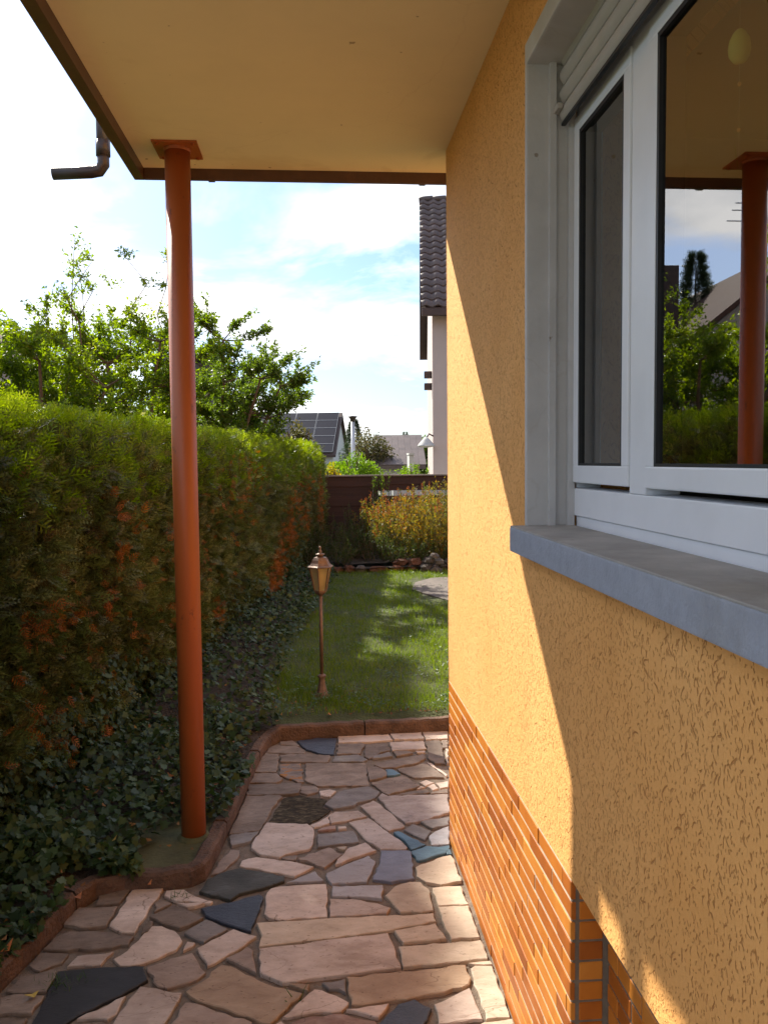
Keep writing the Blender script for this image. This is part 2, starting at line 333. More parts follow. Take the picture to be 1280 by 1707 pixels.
M['room'] = simple('dim_room_paint', (.26, .22, .18), .9, .1, 3, 0)
M['curtain'] = simple('cream_curtain_cloth', (.55, .45, .32), .9, .1, 20, .2)
M['mortar'] = simple('brown_joint_mortar', (.19, .145, .108), .95, .4, 22, .9, .006)
M['kerb'] = simple('red_brown_concrete', (.125, .070, .044), .9, .5, 11, 1.0, .012)
M['pad'] = simple('mossy_concrete', (.085, .082, .034), .95, .55, 10, .8, .006)
M['soil'] = simple('dark_garden_soil', (.048, .032, .020), .97, .5, 8, 1.0, .03)
M['lawn'] = simple('lawn_earth', (.060, .070, .020), .97, .45, 9, 1.0, .02)
M['ground'] = simple('far_ground', (.09, .095, .05), .95, .4, .5, .4, .02)
SM = {
 'p': stone_mat('pink_sandstone', [(.25, (.45, .35, .29)), (.55, (.61, .49, .41)), (.8, (.67, .55, .48))]),
 'w': stone_mat('cream_sandstone', [(.25, (.42, .33, .24)), (.55, (.56, .45, .34)), (.8, (.62, .51, .40))], rand=.1, dirt=-.25),
 'v': stone_mat('ochre_sandstone', [(.25, (.30, .20, .13)), (.55, (.42, .30, .20)), (.8, (.50, .37, .26))], nscale=6),
 'b': stone_mat('brown_sandstone', [(.25, (.15, .112, .085)), (.55, (.25, .19, .148)), (.8, (.34, .265, .21))], rand=.25),
 'q': stone_mat('rosy_brown_sandstone', [(.25, (.26, .19, .15)), (.55, (.39, .295, .235)), (.8, (.48, .37, .30))], rand=.18),
 'g': stone_mat('grey_flagstone', [(.25, (.17, .145, .13)), (.55, (.255, .225, .205)), (.8, (.34, .31, .29))]),
 'G': stone_mat('stained_pale_flagstone', [(.30, (.17, .14, .125)), (.48, (.40, .33, .29)), (.75, (.50, .43, .39))], nscale=4.5),
 'e': stone_mat('silver_grey_quartzite', [(.25, (.33, .30, .29)), (.55, (.41, .385, .385)), (.8, (.47, .45, .46))], rand=.08, dirt=-.3),
 's': stone_mat('blue_black_slate', [(.25, (.035, .042, .058)), (.55, (.06, .07, .095)), (.8, (.10, .115, .15))], .38, pits=False, dirt=-.3, bstr=.8),
 'S': stone_mat('blue_grey_slate', [(.25, (.15, .15, .18)), (.55, (.20, .205, .25)), (.8, (.26, .265, .31))], .5, pits=False, rand=.06, dirt=-.3),
 't': stone_mat('teal_slate', [(.25, (.075, .13, .165)), (.55, (.11, .19, .24)), (.8, (.16, .26, .32))], .45, pits=False, rand=.1, dirt=-.3),
 'z': stone_mat('dark_mossy_slate', [(.3, (.05, .048, .036)), (.55, (.085, .08, .064)), (.8, (.15, .15, .14))], .6, nscale=5, dirt=.2),
 'k': stone_mat('black_slate', [(.25, (.024, .022, .022)), (.55, (.036, .034, .035)), (.8, (.055, .052, .055))], .5, pits=False, rand=.05, dirt=-.3, bstr=.3),
 'd': stone_mat('mossy_rough_stone', [(.35, (.028, .022, .015)), (.52, (.075, .058, .034)), (.68, (.21, .17, .11))], .95, nscale=24, dirt=.2, bstr=1.0),
 'l': stone_mat('lichen_spotted_stone', [(.30, (.16, .12, .10)), (.52, (.27, .215, .18)), (.60, (.45, .18, .03)), (.72, (.42, .17, .03))], nscale=11),
 'r': stone_mat('reddish_sandstone', [(.25, (.22, .11, .08)), (.55, (.38, .26, .21)), (.8, (.48, .37, .31))], nscale=14),
}

# ------------------------------------------------------------------ ground
def sheet(name, x0, x1, y0, y1, z, mat, nx=2, ny=2, amp=0.0, sc=1.0):
    xs, ys = np.linspace(x0, x1, nx), np.linspace(y0, y1, ny); X, Y = np.meshgrid(xs, ys)
    Z = np.full_like(X, z)
    if amp: Z = Z + amp*(np.sin(X*sc*1.7+1.1)*np.cos(Y*sc*1.3) + .6*np.sin(X*sc*4.1+Y*sc*3.3))
    V = np.stack([X, Y, Z], -1).reshape(-1, 3); i = np.arange(nx*ny).reshape(ny, nx)
    Fq = np.stack([i[:-1, :-1], i[:-1, 1:], i[1:, 1:], i[1:, :-1]], -1).reshape(-1, 4)
    return mesh_obj(name, fast_mesh(name, V, [Fq]), None, mat)
tag(sheet('ground', -700, 700, -60, 1400, -.06, M['ground']), kind='structure')
lawn_z = .10
tag(sheet('lawn', -.95, 9, 1.565, 8.75, lawn_z, M['lawn'], 60, 60, .008, 2.0), kind='structure')
_l = bpy.data.objects['lawn'].data
for v_ in _l.vertices: v_.co.z -= .034*max(0, 1-(v_.co.y-1.565)/.45)

# kerb line on the path side, near to far: (x, y)
KERB = [(-2.02,-2.3),(-1.78,-1.40),(-1.669,-.962),(-1.635,-.832),(-1.607,-.725),(-1.58,-.60),(-1.555,-.47),(-1.50,-.375),(-1.40,-.335),(-1.25,-.335),(-1.13,-.315),(-1.082,-.27),(-1.067,-.19),(-1.055,-.08),(-1.032,.145),(-1.005,.385),(-.972,.80),(-.925,1.25),(-.888,1.40),(-.83,1.475),(-.61,1.50),(-.15,1.52),(.25,1.535),(1.2,1.55)]
def kerb_profile(seg, name, parent):
    """one length of kerb: 65 mm wide, 85 mm high, edges rounded; seg = [(x, y)] on its path side"""
    pts = [Vector((x, y, 0)) for x, y in seg]; bm = bmesh.new(); rows = []
    for i, p in enumerate(pts):
        d = (pts[min(i+1, len(pts)-1)] - pts[max(i-1, 0)]).normalized(); n = Vector((-d.y, d.x, 0))
        h = .066 + R.uniform(-.005, .005) + .014*(p.y > 1.40)
        rows.append([bm.verts.new(p + n*a + Vector((0, 0, z))) for a, z in ((0, -.07), (0, h-.012), (.012, h), (.055, h), (.068, h-.012), (.068, -.07))])
    for a, b_ in zip(rows, rows[1:]):
        for k in range(5): bm.faces.new((a[k], a[k+1], b_[k+1], b_[k]))
    bm.faces.new(rows[0][::-1]); bm.faces.new(rows[-1]); bmesh.ops.recalc_face_normals(bm, faces=bm.faces[:])
    me = bpy.data.meshes.new(name); bm.to_mesh(me); bm.free(); return mesh_obj(name, me, parent, M['kerb'])
def resample(poly, step):
    o = []
    for (a, b_) in zip(poly, poly[1:]):
        n = max(1, int(math.hypot(b_[0]-a[0], b_[1]-a[1])/step))
        for i in range(n): o.append((a[0]+(b_[0]-a[0])*i/n, a[1]+(b_[1]-a[1])*i/n))
    return o + [poly[-1]]
kerb = bpy.data.objects.new('kerb', None); put(kerb); tag(kerb, kind='structure')
fine = resample(KERB, .05); cuts = [0]; acc = 0
for i in range(1, len(fine)):
    acc += math.hypot(fine[i][0]-fine[i-1][0], fine[i][1]-fine[i-1][1])
    if acc > .92 and i < len(fine)-4: cuts.append(i); acc = 0
cuts.append(len(fine)-1)
def gap(seg, g=.004):
    a, b_ = Vector(seg[0]), Vector(seg[1]); c, d = Vector(seg[-1]), Vector(seg[-2])
    return [tuple(a + (b_-a).normalized()*g)] + list(seg[1:-1]) + [tuple(c + (d-c).normalized()*g)]
for a, b_ in zip(cuts, cuts[1:]): kerb_profile(gap(fine[a:b_+1]), 'kerb_stone', kerb)

# path bed (mortar) and its flagstones
path = bpy.data.objects.new('path', None); put(path); tag(path, kind='structure')
bedpts = [(.02, -6.5), (.02, 0), (1.2, .0), (1.2, 1.56)] + [(x, y) for x, y in reversed(KERB[:-1])] + [(-2.4, -6.5)]
bb = MB(); bb.prism([(x-.01, y, -.05) for x, y in bedpts], (0, 0, .037)); bb.build('mortar_bed', M['mortar'], path)
STONES = '''
b -836,1392 -713,1344 -762,1464 -838,1445
b -830,1242 -767,1228 -683,1212 -678,1256 -725,1346 -835,1380 -892,1359 -921,1258
s -672,1281 -599,1207 -507,1180 -485,1469 -609,1492 -733,1443
b -823,1088 -708,1068 -542,1050 -532,1167 -767,1214 -828,1196
b -942,1117 -957,939 -835,919 -838,1105 -834,1219 -919,1242
l -815,881 -777,828 -745,810 -713,759 -680,769 -703,1052 -762,1051 -824,1050
b -976,777 -833,769 -797,823 -837,909 -961,925
b -978,606 -779,597 -705,608 -695,741 -980,758
b -678,789 -611,702 -331,678 -332,1017 -675,1045
b -701,620 -661,591 -606,617 -601,668 -621,709 -692,704
p -592,565 -543,547 -509,619 -541,642 -599,629
d -798,478 -817,430 -846,266 -705,236 -648,235 -575,328 -543,387 -583,431 -558,518 -597,543 -700,595 -783,567
g -571,442 -529,385 -516,384 -424,415 -401,453 -311,498 -279,579 -337,663 -411,637 -492,607
b -996,426 -1010,284 -1022,150 -959,156 -886,171 -850,332 -849,356 -814,515 -790,565 -803,585 -984,600
p -476,1388 -269,1382 -134,1403 -151,1510 -473,1513
p -124,1405 62,1393 60,1519 -140,1513
p 71,1387 211,1386 234,1527 70,1527
b -490,1174 -348,1166 -317,1349 -486,1362
b -330,1129 -305,1089 -276,1102 -225,1185 -169,1212 -179,1311 -232,1326 -310,1322
g -284,1076 -233,1082 -162,1102 -176,1180 -273,1114
p -156,1204 56,1212 52,1355 -158,1357
b -142,1105 -37,1145 -54,1189 -154,1187
p -10,1153 37,1153 41,1185 -19,1189
b 43,1028 70,964 129,942 158,1352 71,1350
b 157,1219 187,1216 209,1356 169,1357
p 138,953 145,952 184,1195 167,1197
g -344,1039 -312,1067 -362,1156 -504,1151 -520,1052
b -243,923 -160,923 -20,989 28,1058 22,1130 -5,1106 -193,1032 -283,969
b -322,747 -290,752 -224,803 -223,886 -271,950 -324,943
t -220,805 -182,804 -144,823 -183,902 -222,900
b -132,850 -74,762 7,760 89,748 56,899 17,977 -26,959 -154,903
b -275,607 -236,537 -204,565 -90,611 -55,638 -91,706 -135,803 -195,775 -317,717
p 103,763 114,781 51,960 24,984
p -30,635 25,677 -14,721 -55,689
p -69,598 -32,617 -56,633 -82,599
p 2,567 37,589 19,658 -20,625
p 45,588 90,603 102,683 31,663
b -119,523 -15,541 -33,597 -215,527
b -17,525 78,528 87,585 -5,553
G -266,410 -253,347 -186,184 -113,196 42,281 75,510 -239,519 -269,559 -294,509
p -304,163 -273,112 -191,150 -233,281 -305,448 -322,471 -392,408
p -424,143 -379,11 -325,-74 -213,-89 -203,-66 -225,1 -280,105 -304,159 -358,266 -459,225
p -543,221 -438,258 -367,286 -406,357 -522,355 -551,303
p -625,187 -548,224 -558,289 -535,345 -598,252 -645,212
g -609,-26 -519,-7 -419,8 -440,126 -609,103
r -607,148 -522,155 -523,192 -581,178 -607,157
p -509,149 -470,155 -474,177 -513,173
p -909,41 -909,-6 -864,-71 -777,-111 -752,-83 -645,-41 -629,41 -629,170 -657,222 -855,257
g -1022,118 -998,24 -917,61 -885,163 -1014,141
q -1061,-236 -1026,-222 -993,-156 -963,-100 -961,-22 -1003,-9 -1056,-194
p -754,-263 -707,-284 -626,-208 -696,-164 -880,-94 -942,-122 -947,-171
b -738,-134 -704,-138 -699,-95 -747,-97 -770,-116
q -687,-138 -635,-174 -580,-221 -548,-181 -499,-109 -554,-33 -562,-32 -598,-57 -697,-126
w -510,-56 -487,-63 -476,-35 -526,-34
p -507,-192 -456,-147 -346,-88 -390,-7 -468,-51 -522,-153 -533,-200
e -575,-297 -551,-365 -406,-364 -360,-211 -358,-187 -384,-132 -516,-227 -572,-273
e -589,-332 -587,-323 -620,-248 -738,-334
S -345,-229 -380,-347 -302,-377 -206,-357 -191,-115 -210,-100 -326,-88
t -205,-28 -190,-97 -116,-56 -186,36 -228,99 -252,84
t -177,-193 -163,-202 -43,-145 -14,-95 -12,-69 -57,-78 -116,-64 -190,-106
t -38,-154 -13,-157 -13,-107 -31,-109
g -116,-1 -73,86 -152,174 -201,109
g -64,108 20,140 33,224 -84,205 -111,189
e -93,-65 -12,-65 18,125 -61,71 -90,33
w -194,-336 -162,-392 -104,-421 -14,-400 -11,-212 -20,-165 -59,-174 -189,-258
z -1092,-378 -959,-457 -928,-412 -808,-361 -747,-321 -748,-286 -942,-193 -979,-207 -1073,-280
s -1043,-563 -949,-635 -859,-689 -851,-630 -835,-536 -828,-444 -846,-421 -958,-475 -1068,-508
p -798,-602 -756,-619 -574,-617 -575,-362 -767,-361 -801,-376 -820,-443 -817,-571
e -472,-479 -354,-508 -342,-401 -548,-386 -553,-468
p -564,-617 -344,-614 -326,-576 -376,-537 -473,-494 -562,-486
w -291,-613 -211,-621 -162,-611 -161,-529 -158,-443 -183,-389 -228,-379 -294,-412 -340,-484
w -138,-583 -18,-585 -24,-439 -141,-444
w -136,-716 -124,-817 -19,-815 -18,-593 -140,-592
w -827,-688 -817,-726 -822,-795 -588,-767 -331,-731 -162,-688 -164,-631 -343,-631 -841,-638
w -314,-792 -302,-822 -143,-808 -167,-706 -327,-740
p -807,-957 -729,-1016 -324,-969 -352,-750 -821,-811
w -317,-966 -17,-947 -14,-919 -19,-829 -130,-835 -322,-843
v -514,-1005 -504,-1153 -438,-1150 -296,-1133 -194,-1116 -108,-1083 -94,-1048 -99,-971 -513,-1009
w -93,-1085 -84,-1157 -87,-1261 -11,-1261 -9,-988 -68,-979 -85,-993
w -71,-974 -6,-979 -10,-955 -91,-963
p -238,-1267 -97,-1258 -105,-1149 -109,-1101 -238,-1172
s -435,-1271 -295,-1295 -250,-1192 -297,-1141 -355,-1161 -423,-1251
p -433,-1218 -421,-1219 -383,-1157 -521,-1173
p -709,-1190 -631,-1176 -538,-1176 -516,-1150 -512,-1134 -598,-1062 -623,-1057 -660,-1103 -722,-1187
g -574,-1061 -542,-1062 -519,-1085 -518,-1009 -537,-1016 -598,-1023
v -668,-1052 -643,-1067 -640,-1030 -708,-1024
r -695,-1287 -439,-1311 -425,-1261 -434,-1236 -531,-1194 -631,-1195 -695,-1221
v -1027,-1057 -947,-1111 -838,-1176 -859,-1158 -814,-1190 -785,-1215 -761,-1219 -663,-1075 -759,-1028 -880,-926 -947,-887 -978,-927 -981,-954 -1048,-1030
q -1147,-991 -1112,-1006 -1018,-963 -995,-929 -1059,-805 -1130,-832 -1206,-877
p -1299,-860 -1233,-860 -1173,-825 -1118,-781 -1106,-727 -1144,-656 -1200,-615 -1238,-617 -1294,-768 -1332,-817
p -1062,-763 -1057,-743 -1087,-732 -1093,-788
p -994,-891 -879,-783 -836,-724 -926,-665 -1046,-779
q -901,-879 -821,-953 -842,-816 -866,-792 -934,-856
g -1025,-744 -947,-665 -1036,-590 -1106,-678
b -1201,-605 -1128,-642 -1049,-580 -1099,-535 -1184,-471 -1257,-554
b -1245,-515 -1188,-461 -1240,-419 -1256,-454
p -1178,-437 -1035,-469 -1027,-456 -1112,-401 -1156,-350 -1227,-355 -1229,-393
p -1121,-493 -1094,-491 -1057,-470 -1168,-459
p -1343,-646 -1293,-655 -1266,-448 -1250,-403 -1243,-329 -1337,-323 -1369,-335 -1397,-598
b -1399,-432 -1379,-328 -1445,-327 -1496,-358 -1488,-435
b -1502,-605 -1408,-599 -1400,-523 -1398,-461 -1548,-457 -1573,-573
b -1410,-751 -1297,-735 -1289,-679 -1440,-632 -1530,-624 -1584,-663 -1600,-733
b -1266,-669 -1243,-654 -1238,-584 -1251,-579 -1268,-629
b -1568,-869 -1507,-821 -1499,-770 -1586,-748 -1606,-757 -1618,-828
p -1368,-848 -1341,-772 -1464,-786 -1482,-846
k -1508,-1185 -1424,-1193 -1393,-1144 -1349,-1102 -1242,-1010 -1186,-952 -1216,-874 -1340,-867 -1506,-874
p -1273,-1146 -1273,-1146 -1250,-1122 -1241,-1032 -1371,-1134
p -1258,-1207 -1111,-1227 -1091,-1189 -1079,-1145 -1061,-1034 -1204,-985 -1229,-1053 -1252,-1174
q -1083,-1234 -814,-1255 -818,-1205 -903,-1158 -936,-1144 -976,-1113 -1039,-1089 -1068,-1191
b -1616,-983 -1511,-984 -1511,-872 -1524,-861 -1592,-891 -1629,-888 -1646,-969
b -1624,-1087 -1523,-1092 -1510,-1005 -1614,-988 -1653,-1005
b -1624,-1164 -1537,-1172 -1526,-1122 -1616,-1108
w -115,-1291 -5,-1302 -5,-1269 -99,-1278
p -748,-1246 -712,-1226 -726,-1207 -751,-1222
b -1306,-1185 -1268,-1172 -1286,-1154 -1347,-1161
'''
def flagstone(ty, poly, seed):
    rr = random.Random(seed); rough = .0048 if ty in 'psSetkgw' else .0070
    c = Vector((sum(p[0] for p in poly)/len(poly), sum(p[1] for p in poly)/len(poly)))
    ring = []
    for (a, b_) in zip(poly, poly[1:]+poly[:1]):
        l = math.hypot(b_[0]-a[0], b_[1]-a[1]); n = max(1, min(9, int(l/.028)))
        d = Vector((b_[0]-a[0], b_[1]-a[1])); nn = Vector((-d.y, d.x)).normalized() if l > 0 else Vector((0, 0))
        for i in range(n):
            q = Vector(a) + d*(i/n) + (nn*rr.uniform(-rough, rough) if i else Vector((0, 0))); ring.append(q)
    top = rr.uniform(-.002, .0025) - (.004 if ty in 'd' else 0); tx, ty_ = rr.uniform(-.006, .006), rr.uniform(-.006, .006)
    bm = bmesh.new(); A, B, Cc = [], [], []
    n = len(ring)
    for i, q in enumerate(ring):
        e = (ring[(i+1) % n] - ring[i-1]); inn = Vector((-e.y, e.x)).normalized()        # polygons run anticlockwise: left is inside
        z = top + (q-c).x*tx + (q-c).y*ty_
        A.append(bm.verts.new((q.x, q.y, -.03))); B.append(bm.verts.new((q.x, q.y, z-.0025)))
        s_ = min(rr.uniform(.001, .0055), .25*(q-c).length); q2 = q + inn*s_; Cc.append(bm.verts.new((q2.x, q2.y, z)))
    for i in range(n):
        j = (i+1) % n; bm.faces.new((A[i], A[j], B[j], B[i])); bm.faces.new((B[i], B[j], Cc[j], Cc[i]))
    bm.faces.new(Cc)
    me = bpy.data.meshes.new('paving_stone'); bm.to_mesh(me); bm.free(); return mesh_obj('paving_stone', me, path, SM[ty])
SL = []
for line in STONES.strip().split('\n'):
    tk = line.split(); SL.append((tk[0], [tuple(int(v)/1000 for v in q.split(',')) for q in tk[1:]]))
for i, (ty, poly) in enumerate(SL): flagstone(ty, poly, i)
# the same paving goes on behind the camera
yy = -1.42
while yy > -4.2:
    h = R.uniform(.26, .42); x = -2.05 if yy > -2.2 else -2.2; row = []
    while x < -.06:
        wd = R.uniform(.28, .6); x2 = min(x+wd, -.012); row.append((x, x2)); x = x2+.016
    for x, x2 in row:
        if x2-x < .06: continue
        if x < -1.72 - max(0, (-yy-1.2)*.25): continue
        j = lambda: R.uniform(-.03, .03)
        q = [(x+.0, yy-h+.012+abs(j())), (x2, yy-h+.012), (x2-abs(j()), yy-abs(j())*.3), (x+abs(j()), yy)]
        flagstone(R.choice('ppvqwbgs'), q, int(1000*x)+77)
    yy -= h

# garden bed between kerb and hedge, and the concrete pad under the post
HA, HB = Vector((-2.03, .08)), Vector((-.40, 12.0))
HD = (HB-HA).normalized(); HN = Vector((HD.y, -HD.x))           # HN points to the path side
def hedge_at(s, off=0.0): return HA + HD*s + HN*off             # s metres along, off metres out of the face
bm = bmesh.new(); rows = []
L1 = resample(KERB, .12)[:-9] ; L1 = [p for p in L1 if not (p[1] > 1.46 and p[0] > -.80)]
L1 += resample([(-.86, 1.75), (-.84, 2.2), (-.76, 3.5), (-.60, 5.0), (-.42, 6.5), (-.22, 8.7)], .35)
def bed_z(u): return .060 + .17*u**1.3
for (x, y) in L1:
    k = (Vector((x, y)) - HA); s = k.dot(HD); far = hedge_at(s, -.9); rows.append([bm.verts.new((x-.05*(1-u)+(far.x-x)*u, y+(far.y-y)*u, (bed_z(u) if not (y < .34 and y > -.42 and x+(far.x-x)*u > -1.50) else .025) + .035*(y > 1.5) + R.uniform(-.008, .008)*(u > 0))) for u in np.linspace(0, 1, 9)])
for a, b_ in zip(rows, rows[1:]):
    for k in range(8): bm.faces.new((a[k], b_[k], b_[k+1], a[k+1])).smooth = True
bmesh.ops.recalc_face_normals(bm, faces=bm.faces[:])
me = bpy.data.meshes.new('garden_bed'); bm.to_mesh(me); bm.free(); tag(mesh_obj('garden_bed', me, None, M['soil']), kind='structure')
padp = [(-1.50, -.300), (-1.25, -.310), (-1.15, -.296), (-1.115, -.26), (-1.10, -.19), (-1.09, -.08), (-1.05, .27), (-1.56, .30)]
bb = MB(); bb.prism([(x, y, .0) for x, y in padp], (0, 0, .052)); tag(bb.build('concrete_pad', M['pad']), kind='structure')

# ------------------------------------------------------------------ the house
house = empty('house', (0, 0, 0), 'orange rendered house with glazed tile plinth and white window at right', 'house')
WY0, WY1, WZ0, WZ1 = -3.75, -1.44, 1.56, 2.83      # window opening
WX = .42; PZ = .745
b = MB()
NICHE = -1.85
b.box((0, WY1, PZ), (WX, 0, 7.0)); b.box((0, -9, WZ1), (WX, WY1-.0001, 7.0)); b.box((0, -9, PZ), (WX, WY0, WZ1-.0001)); b.box((0, WY0+.0001, PZ), (WX, WY1-.0002, WZ0-.0501))
b.box((WX+.0001, -.42, PZ), (9, 0, 7.0)); b.box((8.6, -9, PZ), (9, -.4201, 7.0)); b.box((WX+.001, -9, 6.6), (8.599, -.421, 7.0)); b.box((WX+.0001, -9, PZ), (8.599, -8.6, 6.599))
b.build('plaster_wall', M['plaster'], house)
b = MB(); pts = [(.0118, -.0118, PZ + .001 + k*.09) for k in range(60)]; b.tube(pts, [.0132 + R.uniform(-.0008, .0008) for _ in pts], 14); b.build('corner_bead', M['plaster'], house)
# plinth: grout backing with every tile on it
b = MB(); b.box((.0018, NICHE+.006, -.1), (.30, -.0018, PZ-.004)); b.box((.301, -.30, -.1), (9, -.0018, PZ-.0045))
plinth = b.build('plinth', M['grout'], house)
b = MB(); b.box((.006, NICHE+.0022, -.1), (.30, NICHE+.0058, PZ-.0052)); b.box((.0905, -9, -.1), (.2999, NICHE+.0021, PZ-.005)); b.build('niche_joints', M['grout_dark'], plinth)
TL, TH, PITCH = .222, .0450, .0503
def tile_mesh(l, h=TH, t=.012):
    bm = bmesh.new(); r = bmesh.ops.create_cube(bm, size=1.0)
    for v in r['verts']: v.co = Vector((v.co.x*t, v.co.y*l, v.co.z*h))
    bmesh.ops.bevel(bm, geom=[e for e in bm.edges], offset=.0022, segments=1, affect='EDGES')
    me = bpy.data.meshes.new('tile'); bm.to_mesh(me); bm.free(); me.materials.append(M['tile']); return me
TMESH = {}
def tile(y0, y1, zc, x=.006, rot=0.0, px=None, h=TH):
    l = round(abs(y1-y0), 3)
    if l < .012: return
    me = TMESH.get((l, h)) or TMESH.setdefault((l, h), tile_mesh(l, h))
    o = bpy.data.objects.new('tile', me); put(o, plinth)
    o.location = (x + R.uniform(-.0012, .0012), (y0+y1)/2, zc) if px is None else (px, x, zc); o.rotation_euler = (R.uniform(-.006, .006), 0, rot + R.uniform(-.006, .006))
for k in range(16):
    zc = PZ - .006 - TH/2 - k*PITCH
    off = [0, .111, .055, .166][k % 4] + R.uniform(-.02, .02); y = 0.0 - (off if off > .03 else 0)
    if off > .03: tile(-.0009, -off+.0009, zc)
    while y > NICHE:
        y2 = max(y-TL, NICHE-.0); 
        if y2 - NICHE < .03: y2 = NICHE
        tile(y-.0009, y2+.0009, zc); y = y2
    # niche return (faces the camera) and niche back wall
    tile(0, .058, zc, NICHE+.006, math.pi/2, .050); tile(0, .008, zc, NICHE+.006, math.pi/2, .016)
    y = NICHE - .012 - (.06 if k % 2 else .0)
    if k % 2: tile(NICHE-.008, y, zc, .094)
    for j in range(2):
        tile(y-.002, y-.14, zc, .094 if j == 0 else .094); y -= .144
    # end wall of the house past the corner
    x = .016
    while x < 2.2: tile(0, TL-.006, zc, -.006, math.pi/2, x+TL/2); x += TL
b = MB(); b.tube([(.104, -2.075, -.1), (.104, -2.075, PZ-.01)], .017, 14); b.build('corner_tile_strip', M['tile'], house)

# window surround, sill, frame, sashes, shutter
b = MB()
o_ = .055
b.box((-.006, WY1-.001, WZ0), (.13, WY1+o_*.35, WZ1-.001), .006); b.box((-.0062, WY0, WZ1-.004), (.1299, WY1+o_*.35, WZ1+o_), .006)
b.build('window_surround', M['white_worn'], house)
b = MB(); b.box((-.052, WY0-.1, 1.492), (.128, WY1+.005, WZ0), .004); sill = b.build('window_sill', M['sill_face'], house)
b = MB(); b.box((-.0505, WY0-.1, WZ0-.001), (.1279, WY1+.004, WZ0+.004), .002); b.build('sill_top', M['sill_top'], sill)
FX = .135
b = MB()
FY1 = WY1+.02
b.box((FX, WY0, WZ0), (FX+.075, FY1-.03, WZ0+.030), .002)                      # lower profile
b.box((FX-.008, WY0, WZ0+.0315), (FX+.075, WY1+.012, 1.668), .003)              # bottom rail
b.box((FX, WY1-.012, 1.6685), (FX+.07, WY1+.015, WZ1), .002)                    # side rail
b.box((FX, WY0, 2.68), (FX+.07, WY1-.0125, WZ1-.001), .002)
win = b.build('window', M['white'], house)
b = MB(); b.box((FX-.010, -1.970, 1.6685), (FX+.07, -1.876, 2.6795), .003); b.build('mullion', M['white'], win)
def sash(y0, y1, z0, z1, gw, zb):
    b = MB(); X0, X1 = FX-.014, FX+.05
    b.box((X0, y0, z0), (X1, y1, z0+zb), .004); b.box((X0, y0, z1-gw), (X1, y1, z1), .004)
    b.box((X0, y1-gw, z0+zb-.002), (X1, y1, z1-gw+.002), .004); b.box((X0, y0, z0+zb-.002), (X1, y0+gw, z1-gw+.002), .004)
    s = b.build('sash', M['white'], win)
    gi = .010; g = MB(); gy0, gy1, gz0, gz1 = y0+gw, y1-gw, z0+zb, z1-gw
    for lo, hi in (((gy0-.001, gz0-.001), (gy1+.001, gz0+.006)), ((gy0-.001, gz1-gi), (gy1+.001, gz1+.001)), ((gy0-.001, gz0+.006), (gy0+gi, gz1-gi)), ((gy1-gi, gz0+.006), (gy1+.001, gz1-gi))):
        g.box((FX-.012, lo[0], lo[1]), (FX+.045, hi[0], hi[1]))
    g.build('gasket', M['gasket'], win)
    p = MB(); p.box((FX-.0045, gy0+.002, gz0+.002), (FX-.0025, gy1-.002, gz1-.002)); p.build('pane', M['glass'], win)
    return s
sash(-1.872, -1.460, 1.684, 2.672, .042, .048)
sash(-3.70, -1.974, 1.684, 2.672, .046, .048)
b = MB()
b.box((.055, WY1-.016, WZ0), (.075, WY1+.0005, WZ1-.003), .002); b.box((.108, WY1-.020, WZ0), (.128, WY1+.0005, WZ1-.003), .002)
b.build('guide_rail', M['white_worn'], win)
shut = MB(); shut.box((.086, WY0+.01, 2.655), (.098, WY1-.018, 2.664), .002); shut = shut.build('roller_shutter', M['gasket'], house)
for i in range(4):
    z = 2.664 + i*.050
    b = MB(); n = 8; pts = [(.092 - .011*math.sin(math.pi*(a/n)) , WY1-.019, z+.0475*a/n) for a in range(n+1)] + [(.100, WY1-.019, z+.0475), (.100, WY1-.019, z)]
    b.prism(pts, (0, WY0-WY1+.03, 0)); b.build('slat', M['shutter'], shut)
b = MB(); b.box((.066, WY1-.055, 2.688), (.080, WY1+.0, 2.703), .002); b.build('stop_clip', M['shutter'], shut)
# the room behind the glass
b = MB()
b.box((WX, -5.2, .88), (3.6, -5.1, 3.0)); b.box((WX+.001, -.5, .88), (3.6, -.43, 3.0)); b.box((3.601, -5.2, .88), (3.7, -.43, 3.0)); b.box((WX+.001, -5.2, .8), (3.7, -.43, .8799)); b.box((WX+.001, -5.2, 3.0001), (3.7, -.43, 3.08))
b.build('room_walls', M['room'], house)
cur = MB(); pts = []
for i in range(49): pts.append((.50 + .022*math.sin(i*1.15), -2.02 - i*.0085))
cur.prism([(x, y, .95) for x, y in pts] + [(x+.004, y, .95) for x, y in reversed(pts)], (0, 0, 1.95))
tag(cur.build('curtain', M['curtain']), 'cream net curtain hanging inside behind the large window pane', 'curtain')
# egg ornament on a thread inside the pane
OX, OY = .165, -2.280
orn = empty('window_ornament', (OX, OY, 2.665), 'yellow green egg ornament on a beaded thread hanging inside the window', 'ornament')
M['egg'] = simple('olive_yellow_egg', (.80, .74, .12), .5, .1, 20, .1); M['bead'] = simple('orange_bead', (.8, .36, .08), .4, .1, 30, 0); M['thread'] = simple('pale_thread', (.45, .38, .25), .9, .1, 30, 0); M['feather'] = simple('green_feather', (.14, .22, .05), .8, .2, 30, 0)
b = MB(); b.lathe((OX, OY, 2.475), [(.001, -.027), (.011, -.0245), (.0175, -.015), (.0195, -.002), (.0175, .012), (.011, .025), (.005, .031), (.001, .0325)], 20); b.build('egg', M['egg'], orn)
b = MB(); b.tube([(OX, OY, 2.665), (OX, OY, 2.507)], .0006, 5); b.tube([(OX, OY, 2.449), (OX, OY-.003, 2.285)], .0006, 5); b.build('thread', M['thread'], orn)
for z in (2.412, 2.332): b = MB(); b.blob((OX, OY-.001, z), (.0035, .0035, .0042), 2, 0); b.build('bead', M['bead'], orn)
